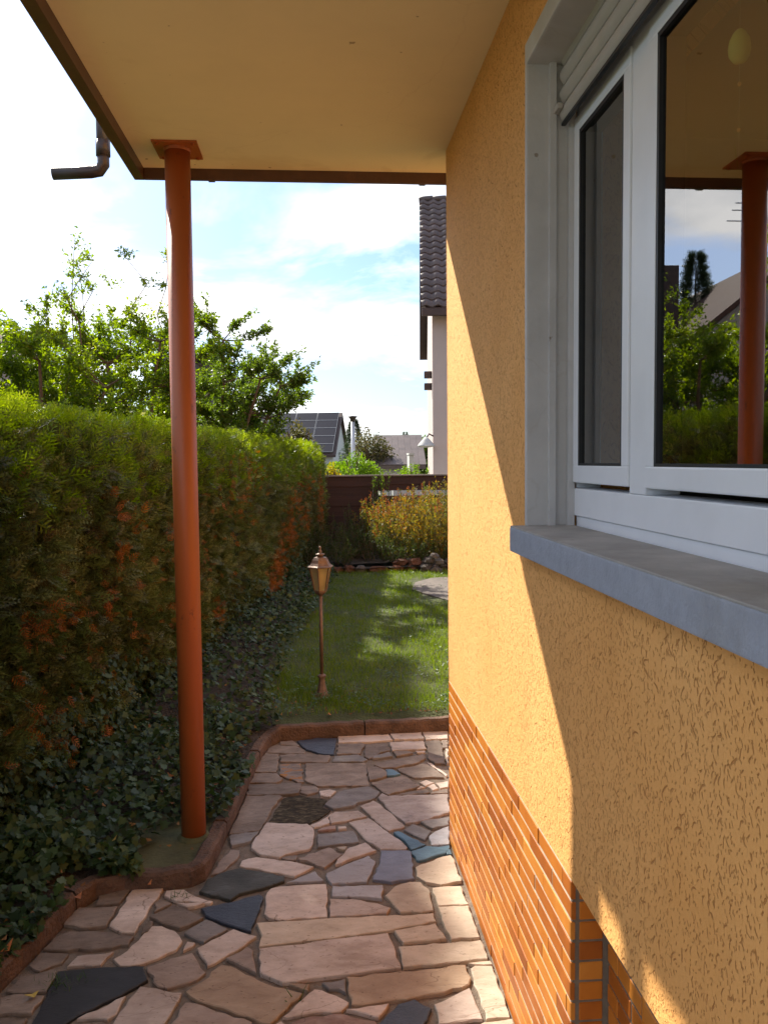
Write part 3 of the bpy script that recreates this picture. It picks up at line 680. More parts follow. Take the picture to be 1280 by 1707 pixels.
b = MB(); b.prism([(OX, OY, 2.265), (OX-.002, OY+.006, 2.290), (OX, OY+.014, 2.313), (OX+.002, OY+.010, 2.290)], (.001, 0, 0)); b.build('feather', M['feather'], orn)

# ------------------------------------------------------------------ canopy over the path
SZ = 3.11; CXL, CYF = -1.362, .28
can = empty('canopy', (0, 0, SZ), 'flat cream canopy roof with brown metal edge over the path', 'canopy')
b = MB(); b.box((CXL, -7.5, SZ), (-.0005, -.0002, SZ+.05)); b.box((CXL, 0, SZ), (1.6, CYF, SZ+.05)); b.build('slab', M['soffit'], can)
b = MB()
b.box((CXL-.046, -7.5, SZ-.050), (CXL-.0015, CYF+.022, SZ+.045), .002); b.box((CXL-.001, CYF+.0015, SZ-.0501), (1.6, CYF+.0218, SZ+.0449), .002)
b.build('fascia', M['fascia'], can)
def half_pipe(p0, p1, r, mat, name, th=.004):
    p0, p1 = Vector(p0), Vector(p1); d = (p1-p0).normalized(); side = d.cross(Vector((0, 0, 1))).normalized(); n = 12
    prof = [side*math.cos(math.pi*(1+k/n))*r + Vector((0, 0, 1))*math.sin(math.pi*(1+k/n))*r for k in range(n+1)] + [side*math.cos(math.pi*(2-k/n))*(r-th) + Vector((0, 0, 1))*math.sin(math.pi*(2-k/n))*(r-th) for k in range(n+1)]
    b = MB(); b.prism([p0+q for q in prof], p1-p0); return b.build(name, mat, can)
GR = .040; GS = .015
half_pipe((CXL-.046, CYF+.024+GR, SZ+.0065), (1.6, CYF+.024+GR, SZ+.0065), GR-.001, M['fascia'], 'front_gutter')
def bracket(c, ax):
    b = MB(); pts = [Vector((0, math.cos(math.pi*(1+k/10))*(GR+.003), math.sin(math.pi*(1+k/10))*(GR+.003))) for k in range(11)]; pts2 = [p*1.06 for p in reversed(pts)]
    q = [Vector(c) + (Vector((p.x, p.y, p.z)) if ax == 'x' else Vector((p.y, p.x, p.z))) for p in pts+pts2]
    b.prism(q, (.028, 0, 0) if ax == 'x' else (0, .028, 0)); b.build('gutter_bracket', M['gutter'], can)
for x in (-1.075, -.075): bracket((x, CYF+.024+GR, SZ+.0065), 'x')
b = MB()
xg = -1.570; yg = .40
b.tube([(xg, yg, SZ+.36), (xg, yg, SZ+.085)], .030, 12); b.tube([(xg, yg, SZ+.105), (xg, yg, SZ+.05), (xg-.02, yg, SZ+.022), (xg-.06, yg, SZ+.015), (xg-.235, yg, SZ+.004)], .029, 12); b.tube([(xg, yg, SZ+.16), (xg, yg, SZ+.09)], .034, 12)
b.tube([(CXL-.08, yg, SZ+.30), (CXL-.14, yg, SZ+.345), (xg, yg, SZ+.36), (xg, yg, SZ+.30)], .028, 10); b.build('rainwater_spout', M['gutter'], can)

# support post
px_, py_ = -1.168, .02
post = empty('support_post', (px_, py_, .03), 'round rust orange steel post holding up the canopy corner', 'post')
b = MB(); b.lathe((px_, py_, 0), [(.0545, .02), (.0545, SZ+.012)], 40); b.build('pole', M['post'], post)
b = MB(); b.box((px_-.095, py_-.09, SZ-.009), (px_+.095, py_+.12, SZ-.0008), .001); b.build('top_plate', M['post'], post)
b = MB(); b.lathe((px_, py_, SZ), [(.0548, -.022), (.0585, -.016), (.060, -.0095)], 32, cap=False); b.build('weld_ring', M['post'], post)
for bx, by in ((-.075, -.07), (.075, -.07), (-.075, .10), (.075, .10)):
    b = MB(); b.lathe((px_+bx, py_+by, SZ), [(.009, -.0085), (.009, -.015), (.004, -.0165)], 6, smooth=False); b.build('bolt', M['post'], post)
b = MB(); b.lathe((px_, py_, 0), [(.075, .050), (.068, .062), (.056, .070)], 28, cap=False); b.build('foot_collar', M['pad'], post)
# ------------------------------------------------------------------ garden lamp
M['copper'] = simple('aged_copper_paint', (.17, .098, .062), .5, .35, 40, .4, .002, metal=.3)
m_, t_, b_ = new_mat('amber_lantern_glass'); b_.inputs['Base Color'].default_value = (.75, .62, .35, 1); b_.inputs['Transmission Weight'].default_value = .75; b_.inputs['Roughness'].default_value = .3; b_.inputs['IOR'].default_value = 1.05; M['amber'] = m_
M['bulb'] = simple('white_bulb_glass', (.75, .74, .68), .3, .05, 20, 0)
LX, LY, LZ = -.569, 2.09, .09
lamp = empty('garden_lamp', (LX, LY, LZ), 'small copper coloured garden lantern on a thin pole in the lawn', 'garden lamp')
c = (LX, LY, LZ)
b = MB(); b.lathe(c, [(.060, 0), (.058, .010), (.050, .022), (.036, .050), (.026, .090), (.022, .120), (.021, .138), (.030, .143), (.031, .155), (.020, .164), (.013, .166)], 8, .3, smooth=False); b.build('lamp_base', M['copper'], lamp)
b = MB(); b.lathe(c, [(.0125, .16), (.0125, .735)], 14); b.build('pole', M['copper'], lamp)
b = MB(); b.lathe(c, [(.016, .722), (.040, .742), (.044, .752), (.044, .760)], 6, .3, smooth=False)
for k in range(6):
    a = .3 + k*math.pi/3; b.tube([(LX+.043*math.cos(a), LY+.043*math.sin(a), LZ+.756), (LX+.079*math.cos(a), LY+.079*math.sin(a), LZ+.925)], .0048, 6)
b.build('lantern_frame', M['copper'], lamp)
for k in range(6):
    a0, a1 = .3+k*math.pi/3, .3+(k+1)*math.pi/3; b = MB()
    q = [Vector((LX+r*math.cos(a), LY+r*math.sin(a), LZ+z)) for r, a, z in ((.041, a0, .762), (.041, a1, .762), (.076, a1, .922), (.076, a0, .922))]
    n = (q[1]-q[0]).cross(q[3]-q[0]).normalized()*-.0015; b.prism(q, n); b.build('glass_pane', M['amber'], lamp)
b = MB(); b.lathe(c, [(.012, .76), (.012, .80)], 10); b.build('bulb_holder', M['copper'], lamp)
b = MB(); b.lathe(c, [(.010, .80), (.024, .83), (.026, .86), (.018, .885), (.004, .893)], 14); b.build('bulb', M['bulb'], lamp)
b = MB(); b.lathe(c, [(.078, .920), (.094, .922), (.095, .927), (.080, .936), (.067, .952), (.058, .972), (.046, .990), (.026, .995)], 6, .3, smooth=False)
b.build('lantern_roof', M['copper'], lamp)
b = MB(); b.lathe(c, [(.020, .994), (.021, 1.006), (.032, 1.010), (.032, 1.014), (.016, 1.018), (.009, 1.026), (.014, 1.034), (.008, 1.042), (.006, 1.048), (.0095, 1.054), (.008, 1.062), (.002, 1.070)], 16); b.build('finial', M['copper'], lamp)

# ------------------------------------------------------------------ leaf and spray templates
def spray_template(pairs=7, sub=True):
    """a flat thuja spray, one unit long: a stem with narrow side branchlets that carry shorter ones"""
    V, Fq = [], []
    def blade(p, d, l, w):
        d = np.array(d)/np.linalg.norm(d); n = np.array([d[2], 0, -d[0]])
        i = len(V); p = np.array(p)
        for a, s_ in ((0, 0), (.55, .55), (1, 0), (.55, -.55)): V.append(p + d*l*a + n*w*s_ + np.array([0, .10*(l*a)**2, 0]))
        Fq.append((i, i+1, i+2, i+3))
    blade((0, 0, 0), (0, 0, 1), 1.0, .05)
    for k in range(pairs):
        z = .10 + .80*k/(pairs-1); l = .50*(1-.75*abs(z-.35)) if z < .35 else .50*(1.15-z)
        for s_ in (-1, 1):
            d = np.array([s_*.78, 0, .62]); blade((0, 0, z), d, l, .075)
            if sub and l > .25: blade(np.array([0, 0, z])+d*l*.45, (s_*.25, 0, 1), l*.5, .06); blade(np.array([0, 0, z])+d*l*.4, (s_*1, 0, .05), l*.42, .055)
    return V, Fq
def leaf_template(w=.5, fold=.12, droop=.12):
    V = [(0, 0, 0), (-w*.45, fold, .45), (0, 0, .5), (w*.45, fold, .45), (0, -droop, 1.0)]
    return V, [(0, 2, 1), (0, 3, 2), (1, 2, 4), (2, 3, 4)]
def ivy_template():
    pts = [(0, 0), (.30, -.10), (.52, .12), (.34, .34), (.42, .62), (.16, .66), (0, 1.0), (-.16, .66), (-.42, .62), (-.34, .34), (-.52, .12), (-.30, -.10)]
    V = [(0, 0.03, .30)] + [(x, .10*abs(x)-.06*z, z) for x, z in pts]
    return V, [(0, i+1, (i+1) % 12+1) for i in range(12)]
def blade_template():
    return [(-.03, 0, 0), (.03, 0, 0), (-.024, .10, .5), (.024, .10, .5), (0, .34, .95)], [(0, 1, 3, 2), (2, 3, 4)]
def rnd(n, a=-1, b=1): return rng.uniform(a, b, n)
def unit(n):
    v = rng.normal(size=(n, 3)); return v/np.linalg.norm(v, axis=1, keepdims=True)
def wav(s, z, k=0.0): return .5*np.sin(s*2.3+1+k)*np.sin(z*3.1+k) + .3*np.sin(s*5.7+z*4.4+k) + .2*np.sin(s*11.3-z*9.1+2*k)

M['thuja'] = leafmat('thuja_green', [(0, (.030, .030, .011)), (.35, (.080, .086, .024)), (.65, (.14, .155, .042)), (1, (.30, .31, .11))], .42, .36, .4, 1.1, .4)
M['thuja_tip'] = leafmat('thuja_light_spray', [(0, (.06, .068, .02)), (.5, (.12, .135, .035)), (1, (.19, .20, .055))], .5, .4, .35, 2, .3)
M['thuja_top'] = leafmat('thuja_sunlit_green', [(0, (.075, .105, .016)), (.4, (.14, .19, .022)), (.75, (.21, .26, .032)), (1, (.32, .34, .07))], .45, .6, .35, 1.3, .35)  # brighter green for the hedge top: its sunlit look is put into the colour
M['thuja_dead'] = leafmat('dead_thuja_rust', [(0, (.10, .038, .016)), (.5, (.34, .105, .030)), (1, (.52, .21, .07))], .7, .35, .2)
M['thuja_olive'] = leafmat('olive_brown_thuja', [(0, (.05, .035, .014)), (.5, (.115, .078, .026)), (1, (.19, .115, .042))], .7, .3, .2)
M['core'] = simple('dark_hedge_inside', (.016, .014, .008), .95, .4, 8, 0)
M['twig'] = simple('brown_twig_bark', (.12, .08, .055), .9, .3, 30, .3)
M['ivy'] = leafmat('ivy_green', [(0, (.016, .030, .009)), (.4, (.030, .055, .014)), (.75, (.052, .086, .020)), (1, (.11, .14, .04))], .5, .2, .35, 3, .3)
M['tree_a'] = leafmat('fresh_green_leaves', [(0, (.07, .115, .014)), (.4, (.14, .20, .024)), (.75, (.21, .27, .034)), (1, (.30, .32, .05))], .42, .62, .4, 1.4, .45)
M['tree_b'] = leafmat('mid_green_leaves', [(0, (.045, .075, .013)), (.4, (.085, .128, .020)), (.8, (.13, .18, .028)), (1, (.19, .22, .035))], .42, .58, .4, 1.4, .45)
M['creeper'] = leafmat('pale_creeper_leaves', [(0, (.07, .11, .02)), (.45, (.14, .19, .035)), (.75, (.24, .27, .07)), (.9, (.34, .30, .14)), (1, (.42, .38, .26))], .45, .5, .4, 2, .3)
M['grass'] = leafmat('lawn_grass', [(0, (.065, .10, .012)), (.45, (.13, .19, .018)), (.85, (.19, .25, .027)), (1, (.30, .27, .07))], .5, .45, .3, 2.2, .45)
M['clover'] = leafmat('clover_leaves', [(0, (.035, .07, .015)), (.6, (.065, .12, .03)), (1, (.13, .18, .06))], .45, .35, .4, 3, .3)
M['conifer'] = leafmat('dark_conifer', [(0, (.018, .032, .012)), (.6, (.035, .058, .02)), (1, (.06, .085, .03))], .6, .25, .3)
M['lime'] = leafmat('lime_green_leaves', [(0, (.08, .15, .015)), (.6, (.14, .24, .025)), (1, (.22, .31, .04))], .45, .5, .3)
M['olive'] = leafmat('olive_brown_leaves', [(0, (.04, .045, .014)), (.6, (.085, .082, .026)), (1, (.17, .12, .045))], .5, .4, .3)
M['perennial'] = leafmat('autumn_perennials', [(0, (.05, .06, .014)), (.3, (.10, .11, .022)), (.55, (.19, .16, .035)), (.8, (.27, .155, .035)), (1, (.34, .135, .04))], .55, .5, .3, 1.6, .5)
M['perennial_green'] = leafmat('green_perennials', [(0, (.02, .034, .010)), (.5, (.045, .065, .016)), (1, (.10, .12, .03))], .55, .4, .3, 2, .4)
M['red_stem'] = leafmat('reddish_flower_spikes', [(0, (.16, .05, .025)), (.6, (.30, .11, .05)), (1, (.42, .22, .10))], .6, .4, .3)
M['yellow'] = leafmat('yellow_leaves', [(0, (.16, .15, .02)), (.6, (.34, .29, .04)), (1, (.48, .38, .06))], .5, .5, .3)
SPRAY, SPRAY_F = spray_template(6), spray_template(5, False)
NARROW = leaf_template(.26, .05, .2)
LEAF, IVY, BLADE = leaf_template(), ivy_template(), blade_template()

# ------------------------------------------------------------------ thuja hedge
hedge = empty('hedge', (HA.x, HA.y, .1), 'long clipped thuja hedge with browned patches along the left of the path', 'hedge')
HH = 2.06
hd, hn = np.array([HD.x, HD.y, 0]), np.array([HN.x, HN.y, 0]); ha = np.array([HA.x, HA.y, 0.])
def face_pts(s, z, inset): 
    off = .06*wav(s, z) + .03*wav(s*3.1, z*2.7, 2) - .34*np.clip((z-1.55)/.55, 0, 1)**2 - .03*np.clip((.45-z)/.4, 0, 1) - inset
    return ha + s[:, None]*hd + off[:, None]*hn + z[:, None]*np.array([0, 0, 1.])
def face_dirs(n, up=.55, outw=.55, side=.55): return np.column_stack([rnd(n)])*side*hd + (outw*rng.uniform(.2, 1, n))[:, None]*hn + np.column_stack([np.zeros(n), np.zeros(n), rng.uniform(-.45, 1.0, n)*up])
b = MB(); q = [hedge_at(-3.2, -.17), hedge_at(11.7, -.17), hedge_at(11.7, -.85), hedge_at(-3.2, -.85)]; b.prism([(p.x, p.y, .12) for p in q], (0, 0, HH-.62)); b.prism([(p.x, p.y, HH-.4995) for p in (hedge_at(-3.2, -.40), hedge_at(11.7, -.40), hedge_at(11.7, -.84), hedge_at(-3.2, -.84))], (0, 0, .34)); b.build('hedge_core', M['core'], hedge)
n1, n2, n0 = 13500, 10000, 900
s = np.concatenate([rng.uniform(-.4, 4.2, n1), rng.uniform(4.2, 11.9, n2), rng.uniform(-3.2, -.4, n0)]); z = rng.uniform(.12, HH-.12, len(s))
T = face_pts(s, z, rng.uniform(-.02, .15, len(s))); Z = face_dirs(len(s))
# the far end of the hedge
ne = 900; ze = rng.uniform(.15, HH, ne); oe = rng.uniform(-.85, 0, ne); Te = ha + (11.85+rng.uniform(-.1, .06, ne))[:, None]*hd + oe[:, None]*hn + ze[:, None]*np.array([0, 0, 1.])
Ze = hd*rng.uniform(.2, .8, ne)[:, None] + unit(ne)*.5
T = np.vstack([T, Te]); Z = np.vstack([Z, Ze])
sz = rng.uniform(.062, .135, len(T)); Mx = frames(Z, rng.uniform(0, 6.28, len(T)), sz)
near = np.arange(len(T)) < n1
scatter('foliage', *SPRAY, Mx[near], T[near], M['thuja'], hedge); scatter('foliage', *SPRAY_F, Mx[~near], T[~near], M['thuja'], hedge)
nt_ = 11500; s = np.concatenate([rng.uniform(-1.2, 5, 7000), rng.uniform(5, 11.9, 4500)]); o = rng.uniform(-.88, -.02, nt_)
T = ha + s[:, None]*hd + o[:, None]*hn + (HH - .05 + .05*wav(s, o*3, 2) - .42*np.clip((o+.40)/.40, 0, 1)**1.5 + rng.uniform(-.09, .05, nt_))[:, None]*np.array([0, 0, 1.])
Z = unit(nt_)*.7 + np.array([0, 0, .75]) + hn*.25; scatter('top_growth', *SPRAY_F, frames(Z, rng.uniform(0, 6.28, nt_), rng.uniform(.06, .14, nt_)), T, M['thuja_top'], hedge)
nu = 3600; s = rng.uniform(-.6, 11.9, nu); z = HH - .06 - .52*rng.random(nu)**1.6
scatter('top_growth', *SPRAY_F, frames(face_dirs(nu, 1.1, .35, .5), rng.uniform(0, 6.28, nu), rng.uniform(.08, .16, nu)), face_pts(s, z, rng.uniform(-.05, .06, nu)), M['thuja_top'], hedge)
nb_ = 380; s = rng.uniform(-.4, 7, nb_); z = rng.uniform(.25, 1.75, nb_)
scatter('hanging_sprays', *SPRAY, frames(face_dirs(nb_, .35, .75, .7)+np.array([0, 0, -.12]), rng.uniform(0, 6.28, nb_), rng.uniform(.10, .16, nb_)), face_pts(s, z, rng.uniform(-.02, .03, nb_)), M['thuja_tip'], hedge)
b = MB()
for q in range(170):
    s_, z_ = R.uniform(-.3, 8), R.uniform(.25, 1.6); p0 = face_pts(np.array([s_]), np.array([z_]), np.array([.10]))[0]; dv = face_dirs(1, .9, .6, .8)[0]*R.uniform(.12, .24); b.tube([p0, p0+dv*.6, p0+dv+np.array([0, 0, R.uniform(-.03, .03)])], [.004, .003, .0015], 4, False)
b.build('twigs', M['twig'], hedge)['kind'] = 'stuff'
# browned sprays in patches: (s, z, spread along, spread up, how many)
DEAD = [(1.26, 1.44, 0.03, 0.06, 16), (1.34, 1.18, 0.04, 0.07, 28), (0.39, 0.99, 0.06, 0.05, 25), (0.66, 0.97, 0.05, 0.05, 18), (1.14, 0.96, 0.05, 0.06, 25), (0.21, 1.0, 0.04, 0.05, 16), (0.11, 0.48, 0.05, 0.06, 18), (0.47, 0.33, 0.06, 0.05, 18), (1.08, 0.2, 0.08, 0.05, 21), (1.55, 1.35, 0.03, 0.08, 14), (2.3, 1.2, 0.06, 0.1, 21), (3.63, 0.43, 0.05, 0.04, 30), (8.84, 0.85, 0.22, 0.16, 102), (7.4, 0.75, 0.3, 0.16, 204), (6.7, 0.45, 0.28, 0.13, 221), (6.2, 0.3, 0.2, 0.08, 119), (7.9, 1.15, 0.35, 0.15, 102), (10.5, 1.23, 0.1, 0.14, 85), (10.5, 0.85, 0.1, 0.12, 85), (10.55, 1.5, 0.08, 0.1, 51), (9.0, 1.4, 0.3, 0.15, 51), (5.2, 1.7, 0.5, 0.12, 68), (4.4, 1.3, 0.5, 0.2, 61), (1.8, 0.7, 0.8, 0.25, 71), (0.3, 0.7, 0.4, 0.2, 47), (3.2, 1.0, 0.6, 0.3, 47)]
T, Z = [], []
for s0, z0, rs, rz, n in DEAD:
    s = s0 + rng.normal(0, rs, n); z = z0 + rng.normal(0, rz, n); T.append(face_pts(s, z, rng.uniform(-.11, -.01, n))); Z.append(face_dirs(n, .8, .45, .4)*np.array([1, 1, -1 if n % 2 else 1]))
T, Z = np.vstack(T), np.vstack(Z); scatter('dead_sprays', *SPRAY_F, frames(Z, rng.uniform(0, 6.28, len(T)), rng.uniform(.040, .085, len(T))), T, M['thuja_dead'], hedge)
no_ = 2600; s = rng.uniform(-.4, 11.5, no_); z = rng.uniform(.2, 1.7, no_); k = wav(s*1.3, z*1.2, 4) > .12; s, z = s[k], z[k]
scatter('faded_sprays', *SPRAY_F, frames(face_dirs(len(s)), rng.uniform(0, 6.28, len(s)), rng.uniform(.06, .12, len(s))), face_pts(s, z, rng.uniform(-.05, .04, len(s))), M['thuja_olive'], hedge)
# creeper lying over the far part of the hedge top
nc = 3600; s = rng.uniform(2.6, 11.8, nc); o = rng.uniform(-.6, .10, nc); dens = (wav(s, o*2, 1) > -.25) & (rng.random(nc) < np.clip((s-2.0)/3, .25, 1)); s, o = s[dens], o[dens]; nc = len(s)
drop = np.clip(o+.06, 0, 1)*rng.uniform(0, 3.2, nc)*(1+.6*np.sin(s*1.9))
T = ha + s[:, None]*hd + (np.minimum(o, .07))[:, None]*hn + (HH + .03 + .05*wav(s, o*3, 2) + rng.uniform(-.04, .05, nc) - .40*np.clip((o+.40)/.40, 0, 1)**1.5 - drop*.6)[:, None]*np.array([0, 0, 1.])
Z = unit(nc)*.8 + hn*.5 + np.array([0, 0, -.2])
tag(scatter('creeper', *LEAF, frames(Z, rng.uniform(0, 6.28, nc), rng.uniform(.035, .075, nc)), T, M['creeper']), 'pale leafy creeper trailing over the far top of the hedge', 'creeper')
ny = 150; s = rng.uniform(9.6, 11.9, ny); z = rng.uniform(.9, 1.9, ny); T = face_pts(s, z, rng.uniform(-.09, -.02, ny))

# ------------------------------------------------------------------ ivy on the bed
def bed_pt(i0, u):
    """point on the garden bed: i0 = position along its kerb side, u = 0 at the kerb .. 1 under the hedge"""
    X = np.array(L1); ii = np.clip(i0, 0, len(X)-1.001); a = ii.astype(int); f = (ii-a)[:, None]; P = X[a]*(1-f) + X[a+1]*f
    sH = (P - np.array([HA.x, HA.y])) @ np.array([HD.x, HD.y]); far = np.array([HA.x, HA.y]) + sH[:, None]*np.array([HD.x, HD.y]) - .9*np.array([HN.x, HN.y])
    Q = P + (far-P)*u[:, None]; return np.column_stack([Q, .06 + .035*(P[:, 1] > 1.5) + .17*u**1.3])
ni = 19000; idx = rng.uniform(0, len(L1)-1, ni); u = rng.uniform(.0, .66, ni)
T = bed_pt(idx, u); ok = ~((T[:, 0] > -1.33+.05*np.sin(T[:, 1]*9)) & (T[:, 1] < .14) & (T[:, 1] > -.36)) & ~((T[:, 1] > 1.7) & (u < .02 + .05*rng.random(ni)))  & ((wav(T[:, 0]*2, T[:, 1]*2, 1) > -.55))
ok &= ~((T[:, 1] > .9) & (T[:, 1] < 1.45) & (T[:, 0] > -1.02)); T = T[ok]
T[:, 2] += rng.uniform(.01, .13, len(T))*(.35+.65*np.clip(wav(T[:, 0]*2.2, T[:, 1]*1.8)+.5, 0, 1)); Z1 = unit(len(T))*.6 + np.array([.55, -.35, .05])
def ivy_frames(Z, tip, size):
    """leaf blade faces Z, its tip points towards tip"""
    y = -Z/np.linalg.norm(Z, axis=1, keepdims=True); z = tip - (tip*y).sum(1)[:, None]*y; z /= np.linalg.norm(z, axis=1, keepdims=True); x = np.cross(y, z); return np.stack([x, y, z], 2)*size[:, None, None]
def face_up(n, tilt): return unit(n)*tilt + np.array([.28, -.25, .8])
ivf = ivy_frames(face_up(len(T), .75), unit(len(T)) + np.array([.5, -.2, -.6]), rng.uniform(.020, .050, len(T)))
nw = 4200; s = np.concatenate([rng.uniform(-.6, 3, 2800), rng.uniform(3, 9.5, 1400)]); z = .12 + .34*rng.random(nw)**1.9*(1+.5*np.sin(s*1.7)); Tw = face_pts(s, z, -rng.uniform(.02, .10, nw)*np.clip(1.2-z, .2, 1))
wvf = ivy_frames(unit(nw)*.6 + hn*.8 + np.array([0, 0, .35]), unit(nw)*.7 + np.array([.2, 0, -.8]), rng.uniform(.022, .048, nw))
tag(scatter('ivy', *IVY, np.concatenate([ivf, wvf]), np.vstack([T, Tw]), M['ivy']), kind='stuff', label='dark green ivy covering the bed between kerb and hedge')

# ------------------------------------------------------------------ lawn
ng = 105000; x = rng.uniform(-1.0, 1.9, ng); y = 1.66 + 7.0*rng.random(ng)**1.5
edge = np.clip((y-1.60)/.40, .12, 1)*np.clip((x+.98+.10*np.sin(y*3))/.30 + .30, .12, 1); patch = np.clip(.85+.8*wav(x*1.6, y*1.4, .7), .35, 1)
k = (rng.random(ng) < edge*patch) & ~((x > .66) & (x < 1.6) & (y > 5.85+.0*x) & (y < 7.7)); x, y = x[k], y[k]; ng = len(x); T = np.column_stack([x, y, np.full(ng, lawn_z-.006)])
Z = unit(ng)*.42 + np.array([0, 0, 1.0]); tall = rng.uniform(.022, .05, ng)*(1 + .45*(x > .30)*(rng.random(ng) < .35))
tag(scatter('grass', *BLADE, frames(Z, rng.uniform(0, 6.28, ng), tall*1.25), T, M['grass']), kind='stuff', label='short uneven lawn grass')
nv = 5200; x = rng.uniform(-.95, 1.7, nv); y = 1.70 + 6.8*rng.random(nv)**1.6; k = wav(x*1.9, y*1.7, 3) > -.05; x, y = x[k], y[k]; nv = len(x)
T = np.column_stack([x, y, lawn_z + rng.uniform(.01, .045, nv)]); Zf = unit(nv)*.45 + np.array([0, -.1, 1]); cl = ivy_frames(Zf, unit(nv), rng.uniform(.016, .042, nv))
tag(scatter('clover', *LEAF, cl, T, M['clover']), kind='stuff', label='clover and plantain leaves in the lawn')

# ------------------------------------------------------------------ trees and shrubs
def grow(name, base, stems, hgt, spread, lean, leaves, lsize, mat, label, cat='tree', group=None, seed=1, low=.25, shoots=0, bark='twig', skew=0.0):
    """several stems with side branches and twigs; leaves sit along the twigs"""
    rr = random.Random(seed); t = empty(name, base, label, cat, group); b = MB(); tw = []
    base = Vector(base); lean = Vector(lean)
    for i in range(stems):
        a = 2*math.pi*(i+rr.uniform(-.3, .3))/stems; outd = Vector((math.cos(a), math.sin(a), 0)); sp = spread*rr.uniform(.35, 1); h = hgt*rr.uniform(.72, 1.0)
        pts = []
        for j in range(7):
            f = j/6; pts.append(base + Vector((outd.x*.05, outd.y*.05, 0)) + outd*sp*(f**1.4)*.75 + lean*f**1.5 + Vector((rr.uniform(-.05, .05), rr.uniform(-.05, .05), h*f*.9)))
        b.tube(pts, [.035*(1-.75*j/6)*hgt/3.5+.006 for j in range(7)], 6)
        for j in range(1, 7):
            f = j/6
            if f < low: continue
            for _ in range(4):
                a2 = rr.uniform(0, 6.283); l = spread*rr.uniform(.30, .75)*(1.15-.55*f); dd = (Vector((math.cos(a2), math.sin(a2), rr.uniform(-.05, .8))) + outd*.35 + lean*.35).normalized()
                p0 = pts[j]; p1 = p0 + dd*l*.5; p2 = p0 + dd*l + Vector((0, 0, l*.22)); b.tube([p0, p1, p2], [.011, .008, .004], 4, False); tw.append((p1, p2))
                for _ in range(4):
                    a3 = rr.uniform(0, 6.283); d3 = (dd + Vector((math.cos(a3), math.sin(a3), rr.uniform(-.4, .9)))*.85).normalized(); q0 = p0 + (p2-p0)*rr.uniform(.3, 1); q1 = q0 + d3*rr.uniform(.12, .34)*spread**.5
                    b.tube([q0, q1], [.004, .002], 3, False); tw.append((q0, q1))
    ns = len(tw)
    for i in range(shoots):                                   # long bare shoots above the crown
        a = rr.uniform(0, 6.283); p0 = base + lean*.8 + Vector((math.cos(a)*spread*.6, math.sin(a)*spread*.35, hgt*.82)); l = rr.uniform(.8, 1.55)
        p = [p0 + Vector((rr.uniform(-.05, .05)*k + skew*k*.04, rr.uniform(-.05, .05)*k, l*k/4)) for k in range(5)]; b.tube(p, [.010, .008, .006, .005, .003], 4, False)
        for k in (2, 3, 4):
            for _ in range(3): q = p[k] + Vector((rr.uniform(-.16, .16), rr.uniform(-.16, .16), rr.uniform(.02, .16))); b.tube([p[k], q], [.003, .002], 3, False); tw.append((p[k], q))
    b.build('trunk', M[bark], t)
    A = np.array([list(p) for p, q in tw]); Bq = np.array([list(q) for p, q in tw]); wgt = np.ones(len(tw)); k_sh = shoots*9; wgt[len(tw)-k_sh:len(tw)] *= .30*(k_sh > 0) + (k_sh == 0); wgt[ns:] *= 1.0
    ii = rng.choice(len(tw), leaves, p=wgt/wgt.sum()); f = rng.uniform(.1, 1.1, leaves)[:, None]
    T = A[ii] + (Bq[ii]-A[ii])*f + rng.normal(0, .025, (leaves, 3)); Z = (Bq[ii]-A[ii])/np.linalg.norm(Bq[ii]-A[ii], axis=1, keepdims=True)*.5 + unit(leaves)*.75 + np.array([0, 0, -.25])
    scatter('crown', *LEAF, frames(Z, rng.uniform(0, 6.28, leaves), rng.uniform(.65, 1.25, leaves)*lsize), T, M[mat], t); return t
GT = 'shrubs and small trees behind the hedge'
grow('small_tree', (-2.11, 8.6, .05), 7, 3.75, 1.28, (.36, -.1, 0), 34000, .062, 'tree_b', 'small tree behind the hedge reaching out to the right with airy branch ends', group=GT, seed=3, low=.4)
grow('shrub', (-3.02, 7.4, .05), 7, 3.55, 1.14, (.05, -.1, 0), 30000, .058, 'tree_a', 'bright green shrub with tall thin bare shoots rising behind the hedge', 'shrub', GT, 5, .4, 7, skew=.6)
grow('shrub', (-3.79, 5.9, .05), 7, 3.72, 1.25, (.0, .0, 0), 34000, .058, 'tree_a', 'yellow green leafy shrub behind the hedge, at the far left of the picture', 'shrub', GT, 8, .35, 3, skew=-.3)
grow('shrub', (-2.94, 11.0, .05), 7, 3.65, 1.2, (.1, 0, 0), 27000, .062, 'tree_b', 'rounder mid green shrub behind the hedge next to the orange post', 'shrub', GT, 12, .35)
grow('shrub', (-4.35, 2.7, .05), 6, 3.1, .9, (0, .1, 0), 15000, .06, 'tree_b', 'dense shrub behind the near hedge, seen mirrored in the window', 'shrub', GT, 15, .3)
grow('shrub', (-4.5, .7, .05), 6, 3.2, .95, (0, .1, 0), 13000, .06, 'tree_a', 'tall shrub behind the near end of the hedge beside the canopy', 'shrub', GT, 19, .3)
grow('shrub', (-4.55, 7.5, .05), 8, 3.75, 1.55, (0, 0, 0), 29000, .064, 'tree_a', 'second row light green shrub behind the shrub with the bare shoots', 'shrub', GT, 23, .3)
grow('shrub', (-2.2, 9.9, .05), 6, 3.3, 1.0, (0, 0, 0), 16000, .066, 'tree_b', 'darker green shrub filling the space behind the small reaching tree', 'shrub', GT, 27, .3)
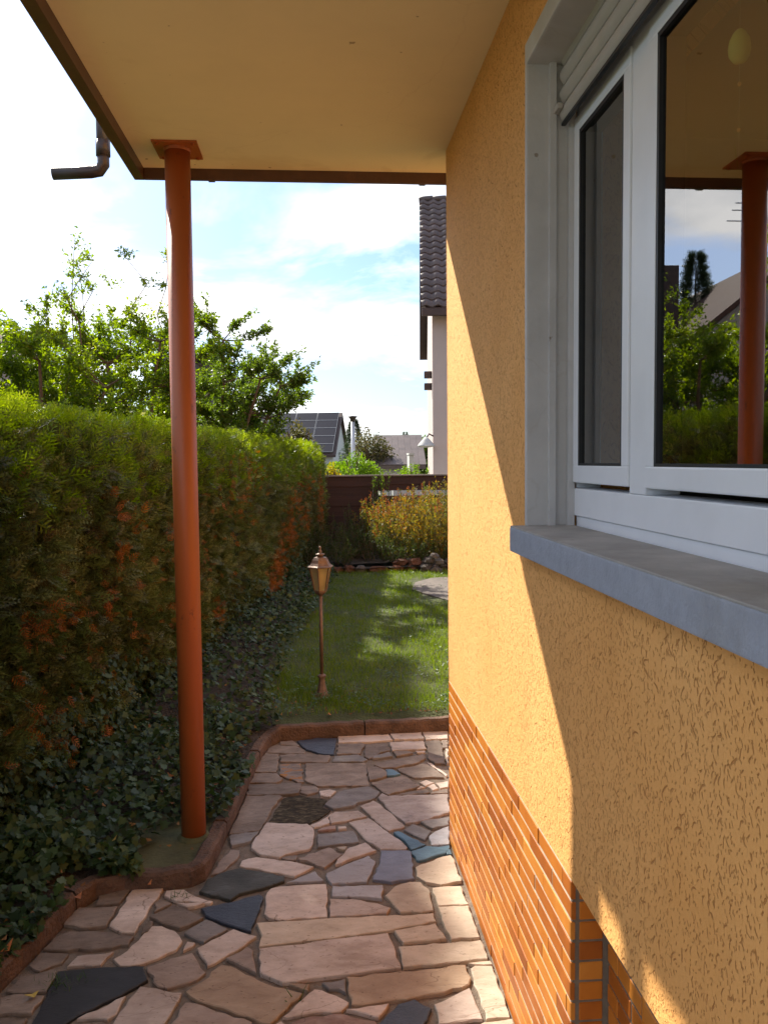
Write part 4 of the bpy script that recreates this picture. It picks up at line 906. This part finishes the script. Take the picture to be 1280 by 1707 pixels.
# added tree out of view; its crown is shaped to throw shade across the path
tt = empty('added_shade_tree', (-9.3, 15.2, 0), 'tall tree far beyond the left shrubs, added out of view to throw shade on the path', 'tree'); b = MB()
b.tube([(-9.3, 15.2, -.06), (-9.4, 15.1, 7), (-9.3, 15.3, 14.2)], [.22, .16, .08], 8)
for q in range(14):
    yq = 12.6 + q*.44; b.tube([(-9.35, 15.2, 12.2+.15*(q % 3)), (-9.4, (15.2+yq)/2, 13.6), (-9.45+R.uniform(-.2, .2), yq, 14.5+R.uniform(-.3, .5))], [.06, .04, .012], 5, False)
b.build('trunk', M['twig'], tt)
ntt = 6800; gy = rng.uniform(-3.4, 2.9, ntt); gx = -.57 + .125*(gy+1.7) + (.28 - .02*(gy+1.7))*rng.uniform(-1, 1, ntt)*(1+.12*np.sin(gy*5)) ; tq = 9.0 + rng.normal(0, .30, ntt)
T = np.column_stack([gx - tq, gy + 1.69*tq, 1.60*tq]); scatter('crown', *LEAF, frames(unit(ntt)+np.array([0, 0, -.2]), rng.uniform(0, 6.28, ntt), rng.uniform(.10, .19, ntt)), T, M['tree_b'], tt)

# ------------------------------------------------------------------ stone border, slab, flower bed
M['rock_a'] = simple('red_brown_field_stone', (.13, .055, .032), .95, .45, 14, 1, .014, rand=.35); M['rock_b'] = simple('grey_brown_field_stone', (.13, .105, .09), .95, .4, 14, 1, .014, rand=.3)
tag(sheet('flower_bed', -2.2, 7, 8.78, 12.6, .22, M['soil'], 40, 30, .02, 3), kind='structure')
tag(sheet('bed_front', -2.2, 2.7, 8.60, 8.80, .165, M['soil'], 40, 6, .012, 3), kind='structure')
bord = empty('rock_border', (.4, 8.7, .1), 'low dry stone border of red brown stones at the far end of the lawn', 'stone border')
x = -.9; i = 0
while x < 2.6:
    wd = R.uniform(.10, .24) if not (.0 < x < .2) else .34
    for lay in range(2 if x > .3 else 1):
        b = MB(); b.blob((x+wd/2 + lay*.06, 8.70+R.uniform(-.02, .02)+lay*.03, .125+lay*.10), (wd*.52, .09, R.uniform(.055, .08)), 2, .26, i); b.build('rock', M['rock_a'] if R.random() < (.9 if x < .9 else .45) else M['rock_b'], bord); i += 1
    x += wd+.008
for (rx_, ry_, rz_, s_) in ((1.02, 8.48, .15, .10), (1.16, 8.40, .14, .09), (1.08, 8.46, .27, .08), (1.20, 8.36, .26, .075), (1.13, 8.42, .345, .07)):
    b = MB(); b.blob((rx_, ry_, rz_), (s_, s_*.8, s_*.62), 2, .16, i); b.build('rock', M['rock_b'], bord); i += 1
b = MB(); b.prism([(.60, 6.75, .085), (.98, 5.70, .085), (1.7, 5.9, .085), (1.55, 7.85, .085), (1.0, 7.75, .085), (.72, 7.35, .085)], (0, 0, .035))
tag(b.build('stone_slab', simple('grey_brown_slab', (.13, .105, .088), .9, .35, 8, .6, .005)), 'grey stone slab lying in the lawn beside the house corner', 'slab')

def stalks(name, x, y, z0, n, h, spread, leaves, lsize, mat, label, cat, group=None, seed=1, tip=None, lean=(0, 0, 0), shape=1.0):
    """a clump of upright stems, leafy all the way; tip = material of the flower spikes"""
    rr = random.Random(seed); t = empty(name, (x, y, z0), label, cat, group); b = MB(); tw = []
    for i in range(n):
        a = rr.uniform(0, 6.283); r = spread*rr.random()**.5; p0 = Vector((x+r*.6*math.cos(a), y+r*.6*math.sin(a), z0)); hh = h*rr.uniform(.6, 1)*(1-.35*shape*(r/spread)**2)
        p2 = p0 + Vector((r*.5*math.cos(a)+lean[0]+rr.uniform(-.06, .06), r*.5*math.sin(a)+lean[1]+rr.uniform(-.06, .06), hh)); p1 = (p0+p2)/2 + Vector((rr.uniform(-.03, .03), rr.uniform(-.03, .03), .03))
        b.tube([p0, p1, p2], [.005, .004, .002], 4, False); tw += [(p0, p1), (p1, p2)]
    b.build('stems', M['twig'], t)
    A = np.array([list(p) for p, q in tw]); Bq = np.array([list(q) for p, q in tw]); ii = rng.integers(0, len(tw), leaves); f = rng.uniform(.05, 1.0, leaves)[:, None]
    T = A[ii] + (Bq[ii]-A[ii])*f + rng.normal(0, .014, (leaves, 3)); Z = unit(leaves)*.8 + np.array([0, 0, .55]); scatter('leaves', *NARROW, frames(Z, rng.uniform(0, 6.28, leaves), rng.uniform(.6, 1.3, leaves)*lsize), T, M[mat], t)
    if tip:
        k = np.arange(1, len(tw), 2); m = 40*len(k); ii = rng.choice(k, m); f = rng.uniform(.62, 1.12, m)[:, None]; T = A[ii] + (Bq[ii]-A[ii])*f + rng.normal(0, .008, (m, 3))
        scatter('flower_spikes', *LEAF, frames(unit(m)*.6+np.array([0, 0, .8]), rng.uniform(0, 6.28, m), rng.uniform(.014, .03, m)), T, M[tip], t)['kind'] = 'stuff'
    return t
PG = 'tall wild perennials in front of the fence'
spec = [(.60, 9.6, .75), (.95, 9.3, .85), (1.25, 9.7, .95), (1.55, 9.4, .95), (1.85, 9.8, 1.0), (.85, 10.2, .95), (1.2, 10.4, 1.0), (1.6, 10.3, 1.05), (2.0, 10.6, 1.05), (.50, 10.5, .85), (1.45, 9.05, .7), (1.75, 9.1, .75), (2.1, 9.3, .9)]
for i, (x, y, h) in enumerate(spec):
    stalks('wild_perennial', x, y, .2, 30, h*1.32, .44, 2100, .062, 'perennial', 'loose straw and orange green perennial in the sunny clump before the fence', 'wild plant', PG, 30+i, tip='red_stem' if i % 3 == 0 else None)
for i, (x, y, h) in enumerate([(.10, 9.5, .62), (.32, 9.2, .55), (-.15, 9.4, .55), (.20, 10.2, .75), (-.05, 10.6, .8), (-.35, 9.9, .6), (.55, 9.0, .45), (.9, 8.95, .38), (1.3, 8.95, .35), (-.65, 8.95, .42), (-.3, 8.9, .36), (-.95, 9.2, .6)]):
    stalks('dark_perennial', x, y, .2, 20, h*1.1, .34, 1300, .045, 'perennial_green', 'dark green perennial in the shaded left part of the flower bed' if i < 6 or i > 8 else 'low green plant growing right behind the stone border', 'wild plant', 'shaded green perennials in the flower bed' if i < 6 or i > 8 else 'low plants behind the stone border', 60+i)
stalks('flowering_perennial', .98, 11.0, .2, 9, 1.22, .22, 260, .04, 'perennial', 'tall plant with thin reddish brown flower spikes against the fence', 'wild plant', None, 81, tip='red_stem')
stalks('flowering_perennial', .66, 10.9, .2, 7, 1.12, .18, 220, .04, 'perennial_green', 'slender plant with pinkish brown flower spikes left of the orange clump', 'wild plant', None, 82, tip='red_stem')
stalks('yellow_shrub', 1.52, 11.3, .2, 14, 1.24, .10, 1300, .05, 'yellow', 'narrow yellow leaved columnar shrub rising before the fence top', 'shrub', None, 83, shape=.4)
stalks('climbing_plant', .62, 11.9, .2, 12, 1.42, .16, 1000, .065, 'tree_b', 'pale green climbing plant growing up the fence post', 'climber', None, 84, shape=.2)
stalks('leafy_bush', 1.30, 11.6, .2, 14, 1.18, .34, 1100, .06, 'tree_b', 'green leafy bush peeping through the fence gap', 'bush', None, 85)
stalks('tall_stem_plant', 2.02, 11.2, .2, 9, 1.75, .12, 700, .06, 'tree_b', 'tall green stem plant at the house corner overtopping the fence', 'wild plant', None, 86, shape=.2)

# ------------------------------------------------------------------ fence
M['fence'] = simple('dark_red_brown_wood', (.066, .029, .021), .8, .4, 10, .5, .004, stretch=(.15, 1, 6), rand=.25)
M['cap'] = simple('weathered_grey_wood', (.24, .19, .165), .85, .25, 14, .4, .003, stretch=(.15, 1, 4))
FY = 12.15; fen = empty('wooden_fence', (.5, FY, .2), 'dark red brown horizontal board fence closing the garden', 'fence')
def plank(x0, x1, z0, z1, y, mat='fence'):
    b = MB(); b.box((x0, y, z0), (x1, y+.022, z1), .003, Matrix.Rotation(R.uniform(-.004, .004), 3, 'Y')); b.build('plank', M[mat], fen)
def fpost(x): b = MB(); b.box((x-.045, FY-.02, .1), (x+.045, FY+.07, 1.455), .004); b.build('fence_post', M['fence'], fen)
for x in (-3.2, -1.32, .54, 2.42, 4.3): fpost(x)
for x0, x1 in ((-3.15, -1.37), (-1.27, .49)):
    z = .16
    for k in range(7): plank(x0, x1, z, z+.195, FY + (.014 if k % 2 else 0)); z += .184
for x0, x1 in ((.59, 2.37), (2.47, 4.25)):
    plank(x0, x1, 1.30, 1.455, FY); plank(x0, x1, 1.180, 1.304, FY+.024)
    for k in range(5): plank(x0, x1, .16+k*.186, .16+k*.186+.18, FY + (.014 if k % 2 else 0))
for x0, x1 in ((-3.25, .54), (.545, 4.35)):
    b = MB(); b.box((x0, FY-.035, 1.456), (x1, FY+.075, 1.484), .003); b.build('cap_rail', M['cap'], fen)
M['render_white'] = simple('white_render', (.50, .50, .48), .85, .08, 5, .3)
b = MB(); b.box((1.1, 14.6, -.05), (6, 14.78, 1.28)); tag(b.build('garden_wall', M['render_white']), 'white rendered low wall seen through the gap in the fence', 'wall')

# ------------------------------------------------------------------ neighbouring houses
def local_obj(mb, name, mat, parent): return mb.build(name, mat, parent, world=False)
M['mauve'] = simple('pale_mauve_render', (.46, .385, .36), .9, .06, 1.5, .2)
M['rooftile'] = simple('dark_brown_roof_tile', (.105, .075, .068), .5, .25, 16, .3, .003, rand=.2)
M['darkwood'] = simple('dark_brown_wood_trim', (.055, .030, .024), .6, .2, 8, .2)
M['redroof'] = simple('red_brown_roof', (.095, .040, .028), .85, .3, 5, .4)
M['winglass'] = simple('dark_window', (.03, .035, .04), .1, .2, 2, 0)
nb = empty('neighbour_house', (2.33, 17.0, 0), 'tall pale mauve house with brown pantiled roof, mostly behind the house corner', 'house'); nb.rotation_euler = (0, 0, -math.radians(6.8))
b = MB(); b.prism([(0, 0, -.06), (0, 8.4, -.06), (0, 8.4, 5.35), (0, 4.2, 9.1), (0, 0, 5.35)], (8, 0, 0)); local_obj(b, 'wall', M['mauve'], nb)
def roofpt(v): return 5.42 + (v+.4)*(9.35-5.42)/4.6 if v <= 4.2 else 9.35 - (v-4.2)*(9.35-5.42)/4.6
b = MB()
b.prism([(-.26, -.40, roofpt(-.4)), (-.26, 4.2, 9.35), (-.26, 8.8, roofpt(8.8)), (-.26, 8.8, roofpt(8.8)-.16), (-.26, 4.2, 9.17), (-.26, -.40, roofpt(-.4)-.16)], (8.5, 0, 0)); roof = local_obj(b, 'roof', M['darkwood'], nb)
ang = math.atan2(9.35-5.42, 4.6); rows_ = 18; step = (4.6/math.cos(ang))/rows_
bm = bmesh.new(); nx = 8; prof = [(k/nx*.31, .030*math.sin(2*math.pi*(k/nx)-.6)) for k in range(nx+1)]
vs = [[bm.verts.new((x, y, z + (.030 if y == 0 else .0))) for x, z in prof] for y in (0, step*1.06)]; lo_ = [bm.verts.new((x, 0, z)) for x, z in prof]
for k in range(nx): bm.faces.new((vs[0][k], vs[0][k+1], vs[1][k+1], vs[1][k])).smooth = True; bm.faces.new((lo_[k], lo_[k+1], vs[0][k+1], vs[0][k]))
tm = bpy.data.meshes.new('roof_tile'); bm.to_mesh(tm); bm.free(); tm.materials.append(M['rooftile'])
for r_ in range(rows_):
    for c_ in range(7):
        o = bpy.data.objects.new('roof_tile', tm); put(o, roof); v = -.4 + r_*step*math.cos(ang); o.location = (-.27 + c_*.30, v, roofpt(v)+.028); o.rotation_euler = (ang + R.uniform(-.01, .01), R.uniform(-.01, .01), 0)
b = MB(); x_ = -.28
for k in range(7): b.tube([(-.28+k*.38, 4.2, 9.38), (-.28+(k+1)*.38+.02, 4.2, 9.40)], .085, 10)
local_obj(b, 'ridge_tiles', M['rooftile'], nb)
b = MB(); b.box((-.262, -.52, roofpt(-.4)-.20), (8, -.402, roofpt(-.4)-.06), .01); local_obj(b, 'gutter', M['darkwood'], nb)
for z in (3.55, 3.85): b = MB(); b.box((-.20, .6, z), (-.001, .9, z+.16), .01); local_obj(b, 'wall_vent', M['darkwood'], nb)
b = MB(); b.tube([(.0, -.02, 2.35), (-.10, -.10, 2.40), (-.16, -.12, 2.30)], .02, 8); br = local_obj(b, 'lamp_bracket', M['darkwood'], nb)
b = MB(); b.lathe((-.17, -.12, 2.0), [(.03, .32), (.09, .26), (.20, .13), (.22, .10), (.20, .085), (.05, .06)], 20); local_obj(b, 'lamp_shade', M['render_white'], br)

sh = empty('solar_house', (.73, 58, 0), 'far gabled house whose dark roof is covered with solar panels', 'house'); sh.rotation_euler = (0, 0, -math.radians(9))
b = MB(); b.prism([(0, 0, -.06), (0, 8, -.06), (0, 8, 2.3), (0, 4, 5.25), (0, 0, 2.3)], (-9, 0, 0)); local_obj(b, 'wall', M['render_white'], sh)
b = MB(); b.prism([(.25, -.4, 2.2), (.25, 4, 5.5), (.25, 8.4, 2.2), (.25, 8.4, 2.03), (.25, 4, 5.33), (.25, -.4, 2.03)], (-9.5, 0, 0)); sroof = local_obj(b, 'roof', M['darkwood'], sh)
M['solar'] = simple('black_blue_solar_cells', (.012, .014, .030), .65, .2, 3, 0, spec=.08); M['alu'] = simple('aluminium_frame', (.55, .56, .58), .4, .05, 5, 0, metal=.6)
a2 = math.atan2(3.3, 4.4)
pm = MB(); pm.box((-.80, -.50, 0), (.80, .50, .04)); pme = pm.mesh('solar_panel'); pme.materials.append(M['solar'])
fm = MB()
for lo, hi in (((-.81, -.51), (.81, -.488)), ((-.81, .488), (.81, .51)), ((-.81, -.487), (-.785, .487)), ((.785, -.487), (.81, .487))): fm.box((lo[0], lo[1], .0), (hi[0], hi[1], .05))
fme = fm.mesh('panel_frame'); fme.materials.append(simple('grey_panel_frame', (.20, .21, .23), .5, .05, 5, 0))
for r_ in range(5):
    for c_ in range(4):
        v = .15 + r_*.82; o = bpy.data.objects.new('solar_panel', pme); put(o, sroof); o.location = (-.80 - c_*1.66, v, 2.2 + (v+.4)*.75 + .09); o.rotation_euler = (a2, 0, 0)
        f_ = bpy.data.objects.new('panel_frame', fme); put(f_, sroof); f_.location = o.location; f_.rotation_euler = o.rotation_euler

def gable_house(name, loc, rot, w_, d_, eave, ridge, wallm, roofm, label, along='x', chimney=None, wins=()):
    t = empty(name, loc, label, 'house'); t.rotation_euler = (0, 0, rot); b = MB()
    if along == 'x':
        b.prism([(0, 0, -.06), (0, d_, -.06), (0, d_, eave), (0, d_/2, ridge-.2), (0, 0, eave)], (w_, 0, 0)); local_obj(b, 'wall', wallm, t); k = (ridge-eave)/(d_/2+.3)
        b = MB(); b.prism([(-.25, -.3, eave), (-.25, d_/2, ridge), (-.25, d_+.3, eave), (-.25, d_+.3, eave-.15), (-.25, d_/2, ridge-.15), (-.25, -.3, eave-.15)], (w_+.5, 0, 0))
    else:
        b.prism([(0, 0, -.06), (w_, 0, -.06), (w_, 0, eave), (w_/2, 0, ridge-.2), (0, 0, eave)], (0, d_, 0)); local_obj(b, 'wall', wallm, t)
        b = MB(); b.prism([(-.3, -.25, eave), (w_/2, -.25, ridge), (w_+.3, -.25, eave), (w_+.3, -.25, eave-.15), (w_/2, -.25, ridge-.15), (-.3, -.25, eave-.15)], (0, d_+.5, 0))
    rf = local_obj(b, 'roof', roofm, t)
    if chimney: c0, c1 = chimney; b = MB(); b.box(c0, c1, .02); local_obj(b, 'chimney', M['darkwood'], rf)
    for (p0, p1) in wins: b = MB(); b.box(p0, p1, .01); local_obj(b, 'window', M['winglass'], t)
    return t
M['tiledroof'] = M['rooftile']
gable_house('brown_roof_house', (2.05, 30.5, 0), -math.radians(4), 1.6, 6, 1.55, 2.85, M['render_white'], M['rooftile'], 'small far house with brown tiled hipped roof above the fence', 'x')
# visible tile courses on that roof
t = bpy.data.objects['brown_roof_house']; rf = [c for c in t.children if c.name.startswith('roof')][0]; k = (2.85-1.55)/3.3
cm = MB(); cm.box((-.13, 0, 0), (.13, .30, .035)); cme = cm.mesh('roof_tile'); cme.materials.append(M['rooftile'])
for r_ in range(11):
    for c_ in range(8):
        o = bpy.data.objects.new('roof_tile', cme); put(o, rf); v = -.3 + r_*.295; o.location = (-.12 + c_*.265, v, 1.55 + (v+.3)*k + .005); o.rotation_euler = (math.atan(k) + .05, 0, 0)
b = MB(); b.box((2.88, 27.2, -.06), (3.05, 27.9, 1.95), .01); b.box((2.86, 27.15, 1.951), (3.07, 27.95, 2.02)); tag(b.build('gable_wall_end', M['render_white']), 'narrow pale gable wall end with dark coping beyond the fence', 'wall')
gable_house('grey_roof_house', (4.2, 52, 0), -math.radians(6), 5, 7, 1.9, 3.05, M['render_white'], simple('grey_roof_sheet', (.20, .19, .20), .5, .2, 6, .2), 'far low house with grey roof and bluish skylight strip', 'x')
b = MB(); b.box((3.55, 24.0, -.06), (4.4, 26.0, 2.62)); b.build('brick_annex', simple('dark_brick', (.085, .040, .034), .8, .3, 20, .4)); tag(bpy.data.objects['brick_annex'], 'dark brown brick annex beside the mauve house', 'building')
b = MB(); b.tube([(3.28, 24.5, -.06), (3.28, 24.5, 2.72)], .05, 10); tag(b.build('vent_pipe', M['cap']), 'thin grey vent pipe standing beside the dark brick annex', 'pipe')
gable_house('red_roof_house', (-17.1, 17.8, 0), math.radians(3), 9, 9, 3.9, 7.7, M['mauve'], M['redroof'], 'neighbour house with red brown gabled roof beyond the left shrubs', 'y', ((7.02, 3.2, 4.6), (7.55, 3.8, 7.6)))
b = MB(); b.prism([(-4.7, 17.5, 4.30), (-2.85, 17.4, 4.30), (-2.7, 19.5, 4.42), (-4.8, 19.8, 4.42)], (0, 0, .08)); b.box((-4.5, 17.9, -.06), (-2.95, 19.3, 4.25)); tag(b.build('garage', simple('grey_bitumen_roof', (.13, .13, .135), .8, .2, 4, .2)), 'grey roofed garage half hidden behind the shrubs at the post', 'building')
# aerial on the red roof
b = MB(); b.tube([(-11.4, 19.5, 6.2), (-11.4, 19.5, 9.0)], .03, 6)
for z, l in ((7.8, .35), (7.6, .45), (7.3, .6)): b.tube([(-11.4-l, 19.5, z+1.1), (-11.4+l, 19.5, z+1.1)], .018, 5)
tag(b.build('roof_aerial', M['alu']), 'thin metal television aerial on the red brown roof', 'aerial')

# pole with a cap
lp = empty('street_lamp', (.82, 27.5, 0), 'slim grey street lamp pole with a wide cap and small white box', 'street lamp')
b = MB(); b.tube([(.82, 27.5, -.06), (.82, 27.5, 3.25)], [.085, .06], 12); b.build('pole', M['alu'], lp)
b = MB(); b.lathe((.82, 27.5, 3.2), [(.065, 0), (.08, .03), (.12, .14), (.17, .17), (.17, .20), (.02, .22)], 18); b.build('lamp_head', M['gutter'], lp)
b = MB(); b.box((.93, 27.42, 1.28), (1.17, 27.48, 1.50), .01); b.build('sign_box', M['render_white'], lp)

# ------------------------------------------------------------------ far trees
def conifer(x, y, h, r, label, mat='conifer', seed=1, n=2600):
    rr = np.random.default_rng(seed); t = empty('conifer_tree', (x, y, 0), label, 'tree', None); b = MB(); b.tube([(x, y, -.06), (x, y, h*.97)], [h*.022+.02, .01], 7)
    f = rr.uniform(.12, 1, n)**.8; a = np.floor(f*13)/13*9.1 + rr.choice(7, n)*.9 + rr.normal(0, .16, n); rad = r*(1-f)**.85*rr.uniform(.25, 1, n)*(1+.2*np.sin(a*3+f*20)) + .03
    for q in range(34):
        fq = .15 + .8*q/34; aq = q*2.4; l = r*(1-fq)**.85*.85; b.tube([(x, y, h*fq), (x+l*math.cos(aq), y+l*math.sin(aq), h*fq-l*.12)], [.02, .008], 4, False)
    b.build('trunk', M['twig'], t)
    T = np.column_stack([x+rad*np.cos(a), y+rad*np.sin(a), h*f - rad*.14]); Z = np.column_stack([np.cos(a), np.sin(a), rr.uniform(-.5, .35, n)]) + unit(n)*.4
    scatter('crown', *SPRAY_F, frames(Z, rr.uniform(0, 6.28, n), rr.uniform(.09, .16, n)*r*1.15), T, M[mat], t)
def bush(name, x, y, z0, rx_, ry_, rz_, n, ls, mat, label, cat='bush', group=None, stem=True):
    t = empty(name, (x, y, 0), label, cat, group); b = MB()
    for q in range(9): a = q*2.4; b.tube([(x, y, -.06), (x+.4*rx_*math.cos(a), y+.4*ry_*math.sin(a), z0+rz_*.2), (x+.75*rx_*math.cos(a), y+.75*ry_*math.sin(a), z0+rz_*R.uniform(.2, .8))], [.06*rz_, .04*rz_, .015], 5, False)
    b.build('trunk', M['twig'], t)
    nl = 26; C_ = unit(nl)*np.array([rx_, ry_, rz_])*rng.uniform(.35, .85, nl)[:, None]; ii = rng.integers(0, nl, n); d = unit(n)*rng.random(n)[:, None]**.45*np.array([rx_, ry_, rz_])*.42
    T = np.array([x, y, z0]) + C_[ii] + d; scatter('crown', *LEAF, frames(unit(n)+np.array([0, 0, -.1]), rng.uniform(0, 6.28, n), rng.uniform(.7, 1.3, n)*ls), T, M[mat], t)
conifer(1.45, 40, 3.9, 1.25, 'dark far conifer standing behind the street lamp pole', seed=4)
conifer(4.55, 44, 3.35, .9, 'small pointed conifer on the skyline left of the mauve house', seed=6, n=1500)
conifer(4.95, 43.5, 2.7, .6, 'smallest skyline conifer, right beside the pointed one', seed=7, n=900)
conifer(-12.0, 24, 8.6, 2.0, 'tall dark conifer beside the red brown roof, seen mirrored in the window', seed=9, n=3500)
bush('round_tree', 1.75, 31, 1.75, .95, .9, 1.25, 5200, .12, 'olive', 'olive brown round tree above the fence right of the lamp pole', 'tree')
bush('round_tree', 6.2, 47, 2.0, 1.2, 1.2, 1.2, 2500, .18, 'tree_b', 'soft green far tree touching the mauve house edge', 'tree')
bush('broad_tree', 5.1, 46, 1.3, 1.6, 1.0, .8, 2500, .18, 'tree_b', 'low broad green far tree below the skyline conifers', 'tree')
bush('bright_bush', .55, 20.5, 1.35, .75, .6, .62, 5200, .08, 'lime', 'bright green bush above the fence left of the lamp pole')
bush('bright_bush', .02, 19.5, 1.1, .5, .5, .62, 3000, .08, 'lime', 'bright green bush above the fence touching the hedge end')
bush('lime_bush', 2.3, 22, 1.20, .42, .4, .45, 1800, .08, 'lime', 'small lime bush in front of the brown tiled roof')
bush('lime_bush', 3.35, 23, 1.15, .42, .4, .52, 1800, .08, 'lime', 'small lime bush between pale wall end and mauve house')
bush('yellow_bush', -.22, 13.4, 1.3, .22, .22, .42, 900, .06, 'yellow', 'yellow leaved bush tip at the hedge end by the fence')
bush('round_bush', -.98, 13.2, 1.95, .42, .4, .62, 2600, .07, 'olive', 'brownish green bush just past the far end of the hedge before the solar roof')
bush('dark_tree', 1.2, 33, 1.2, 1.1, .8, .95, 3200, .12, 'tree_b', 'dark green tree low between bright bush and olive tree', 'tree')
for i, (x, y, r) in enumerate([(-3.5, 26, 1.9), (-6.0, 21, 1.7), (-9.5, 28, 2.5)]):
    bush('background_tree', x, y, 2.0, r, r*.8, r*.95, 3800, .16, 'tree_b', ['mid green tree far behind the hedge middle', 'leafy tree before the dark grey block', 'broad tree behind the red brown roofed house'][i], 'tree')

# ------------------------------------------------------------------ small things on the ground
M['dry_leaf'] = simple('dry_orange_leaf', (.36, .13, .035), .7, .3, 40, .3, rand=.4); M['yellow_leaf'] = simple('yellow_fallen_leaf', (.38, .30, .06), .6, .2, 40, .2)
def fallen(x, y, z, s_, mat, label, group=None, rz=0.0):
    b = MB(); V, Fq = LEAF; vs = [b.bm.verts.new((p[0]*s_, (p[2]-.5)*s_, -p[1]*s_*1.6)) for p in V]
    for f in Fq: b.bm.faces.new([vs[i] for i in f])
    me = b.mesh('fallen_leaf'); me.materials.append(mat); o = bpy.data.objects.new('fallen_leaf', me); put(o); o.location = (x, y, z+.012); o.rotation_euler = (R.uniform(-.15, .15), R.uniform(-.15, .15), rz or R.uniform(0, 6)); m = o.modifiers.new('thick', 'SOLIDIFY'); m.thickness = .0012
    return tag(o, label, 'leaf', group)
for (x, y, z, s_) in [(-1.553, 1.153, 0.09, 0.05), (-1.379, 0.671, 0.09, 0.06), (-1.141, 0.513, 0.09, 0.06), (-1.193, 0.686, 0.09, 0.07), (-1.138, 0.786, 0.09, 0.05), (-1.671, -0.88, 0.09, 0.06), (-1.613, -0.662, 0.09, 0.06), (-1.523, -0.558, 0.09, 0.06), (-0.53, 1.657, 0.09, 0.07), (-0.312, 1.907, 0.09, 0.05), (-1.267, -0.483, 0.09, 0.03), (-0.949, 1.64, 0.09, 0.06)]: fallen(x, y, z, s_, M['dry_leaf'], 'dry orange brown leaf lying on the ivy beside the kerb', 'dry leaves along the kerb')
fallen(-1.545, -1.02, .004, .05, M['yellow_leaf'], 'yellow fallen leaf on the paving against the near kerb')
nl_ = 620; idx = rng.uniform(0, len(L1)-1, nl_); u = rng.uniform(.0, .5, nl_); T = bed_pt(idx, u); T[:, 2] += rng.uniform(.01, .09, nl_)
T[:160, 0] = rng.uniform(-.9, .2, 160); T[:160, 1] = rng.uniform(1.62, 2.4, 160); T[:160, 2] = lawn_z + .004
M['litter'] = leafmat('dry_leaf_litter', [(0, (.07, .035, .018)), (.5, (.18, .085, .03)), (.85, (.30, .15, .05)), (1, (.36, .28, .07))], .7, .2, .2)
tag(scatter('leaf_litter', *LEAF, ivy_frames(unit(nl_)*.5 + np.array([0, 0, .9]), unit(nl_), rng.uniform(.018, .045, nl_)), T, M['litter']), kind='stuff', label='dry leaf litter caught in the ivy and along the kerb')
def tuft(x, y, z, n, h, label):
    T = np.column_stack([x+rng.normal(0, .03, n), y+rng.normal(0, .015, n), np.full(n, z)]); tag(scatter('weed_tuft', *BLADE, frames(unit(n)*.9+np.array([0, 0, .7]), rng.uniform(0, 6.28, n), rng.uniform(.6, 1.2, n)*h), T, M['clover']), label, 'weed')
tuft(-1.50, -.945, -.01, 60, .05, 'green weed tuft growing in the paving joint beside the kerb')
tuft(-1.42, -.955, -.01, 35, .04, 'smaller weed tuft in the joint at the corner of the black slate')
tuft(-1.165, -.41, .0, 26, .035, 'tiny weed on the pale cracked stone below the post')
tuft(-.70, -1.105, -.01, 5, .06, 'single thin weed stalk at the corner of the long pink stone')
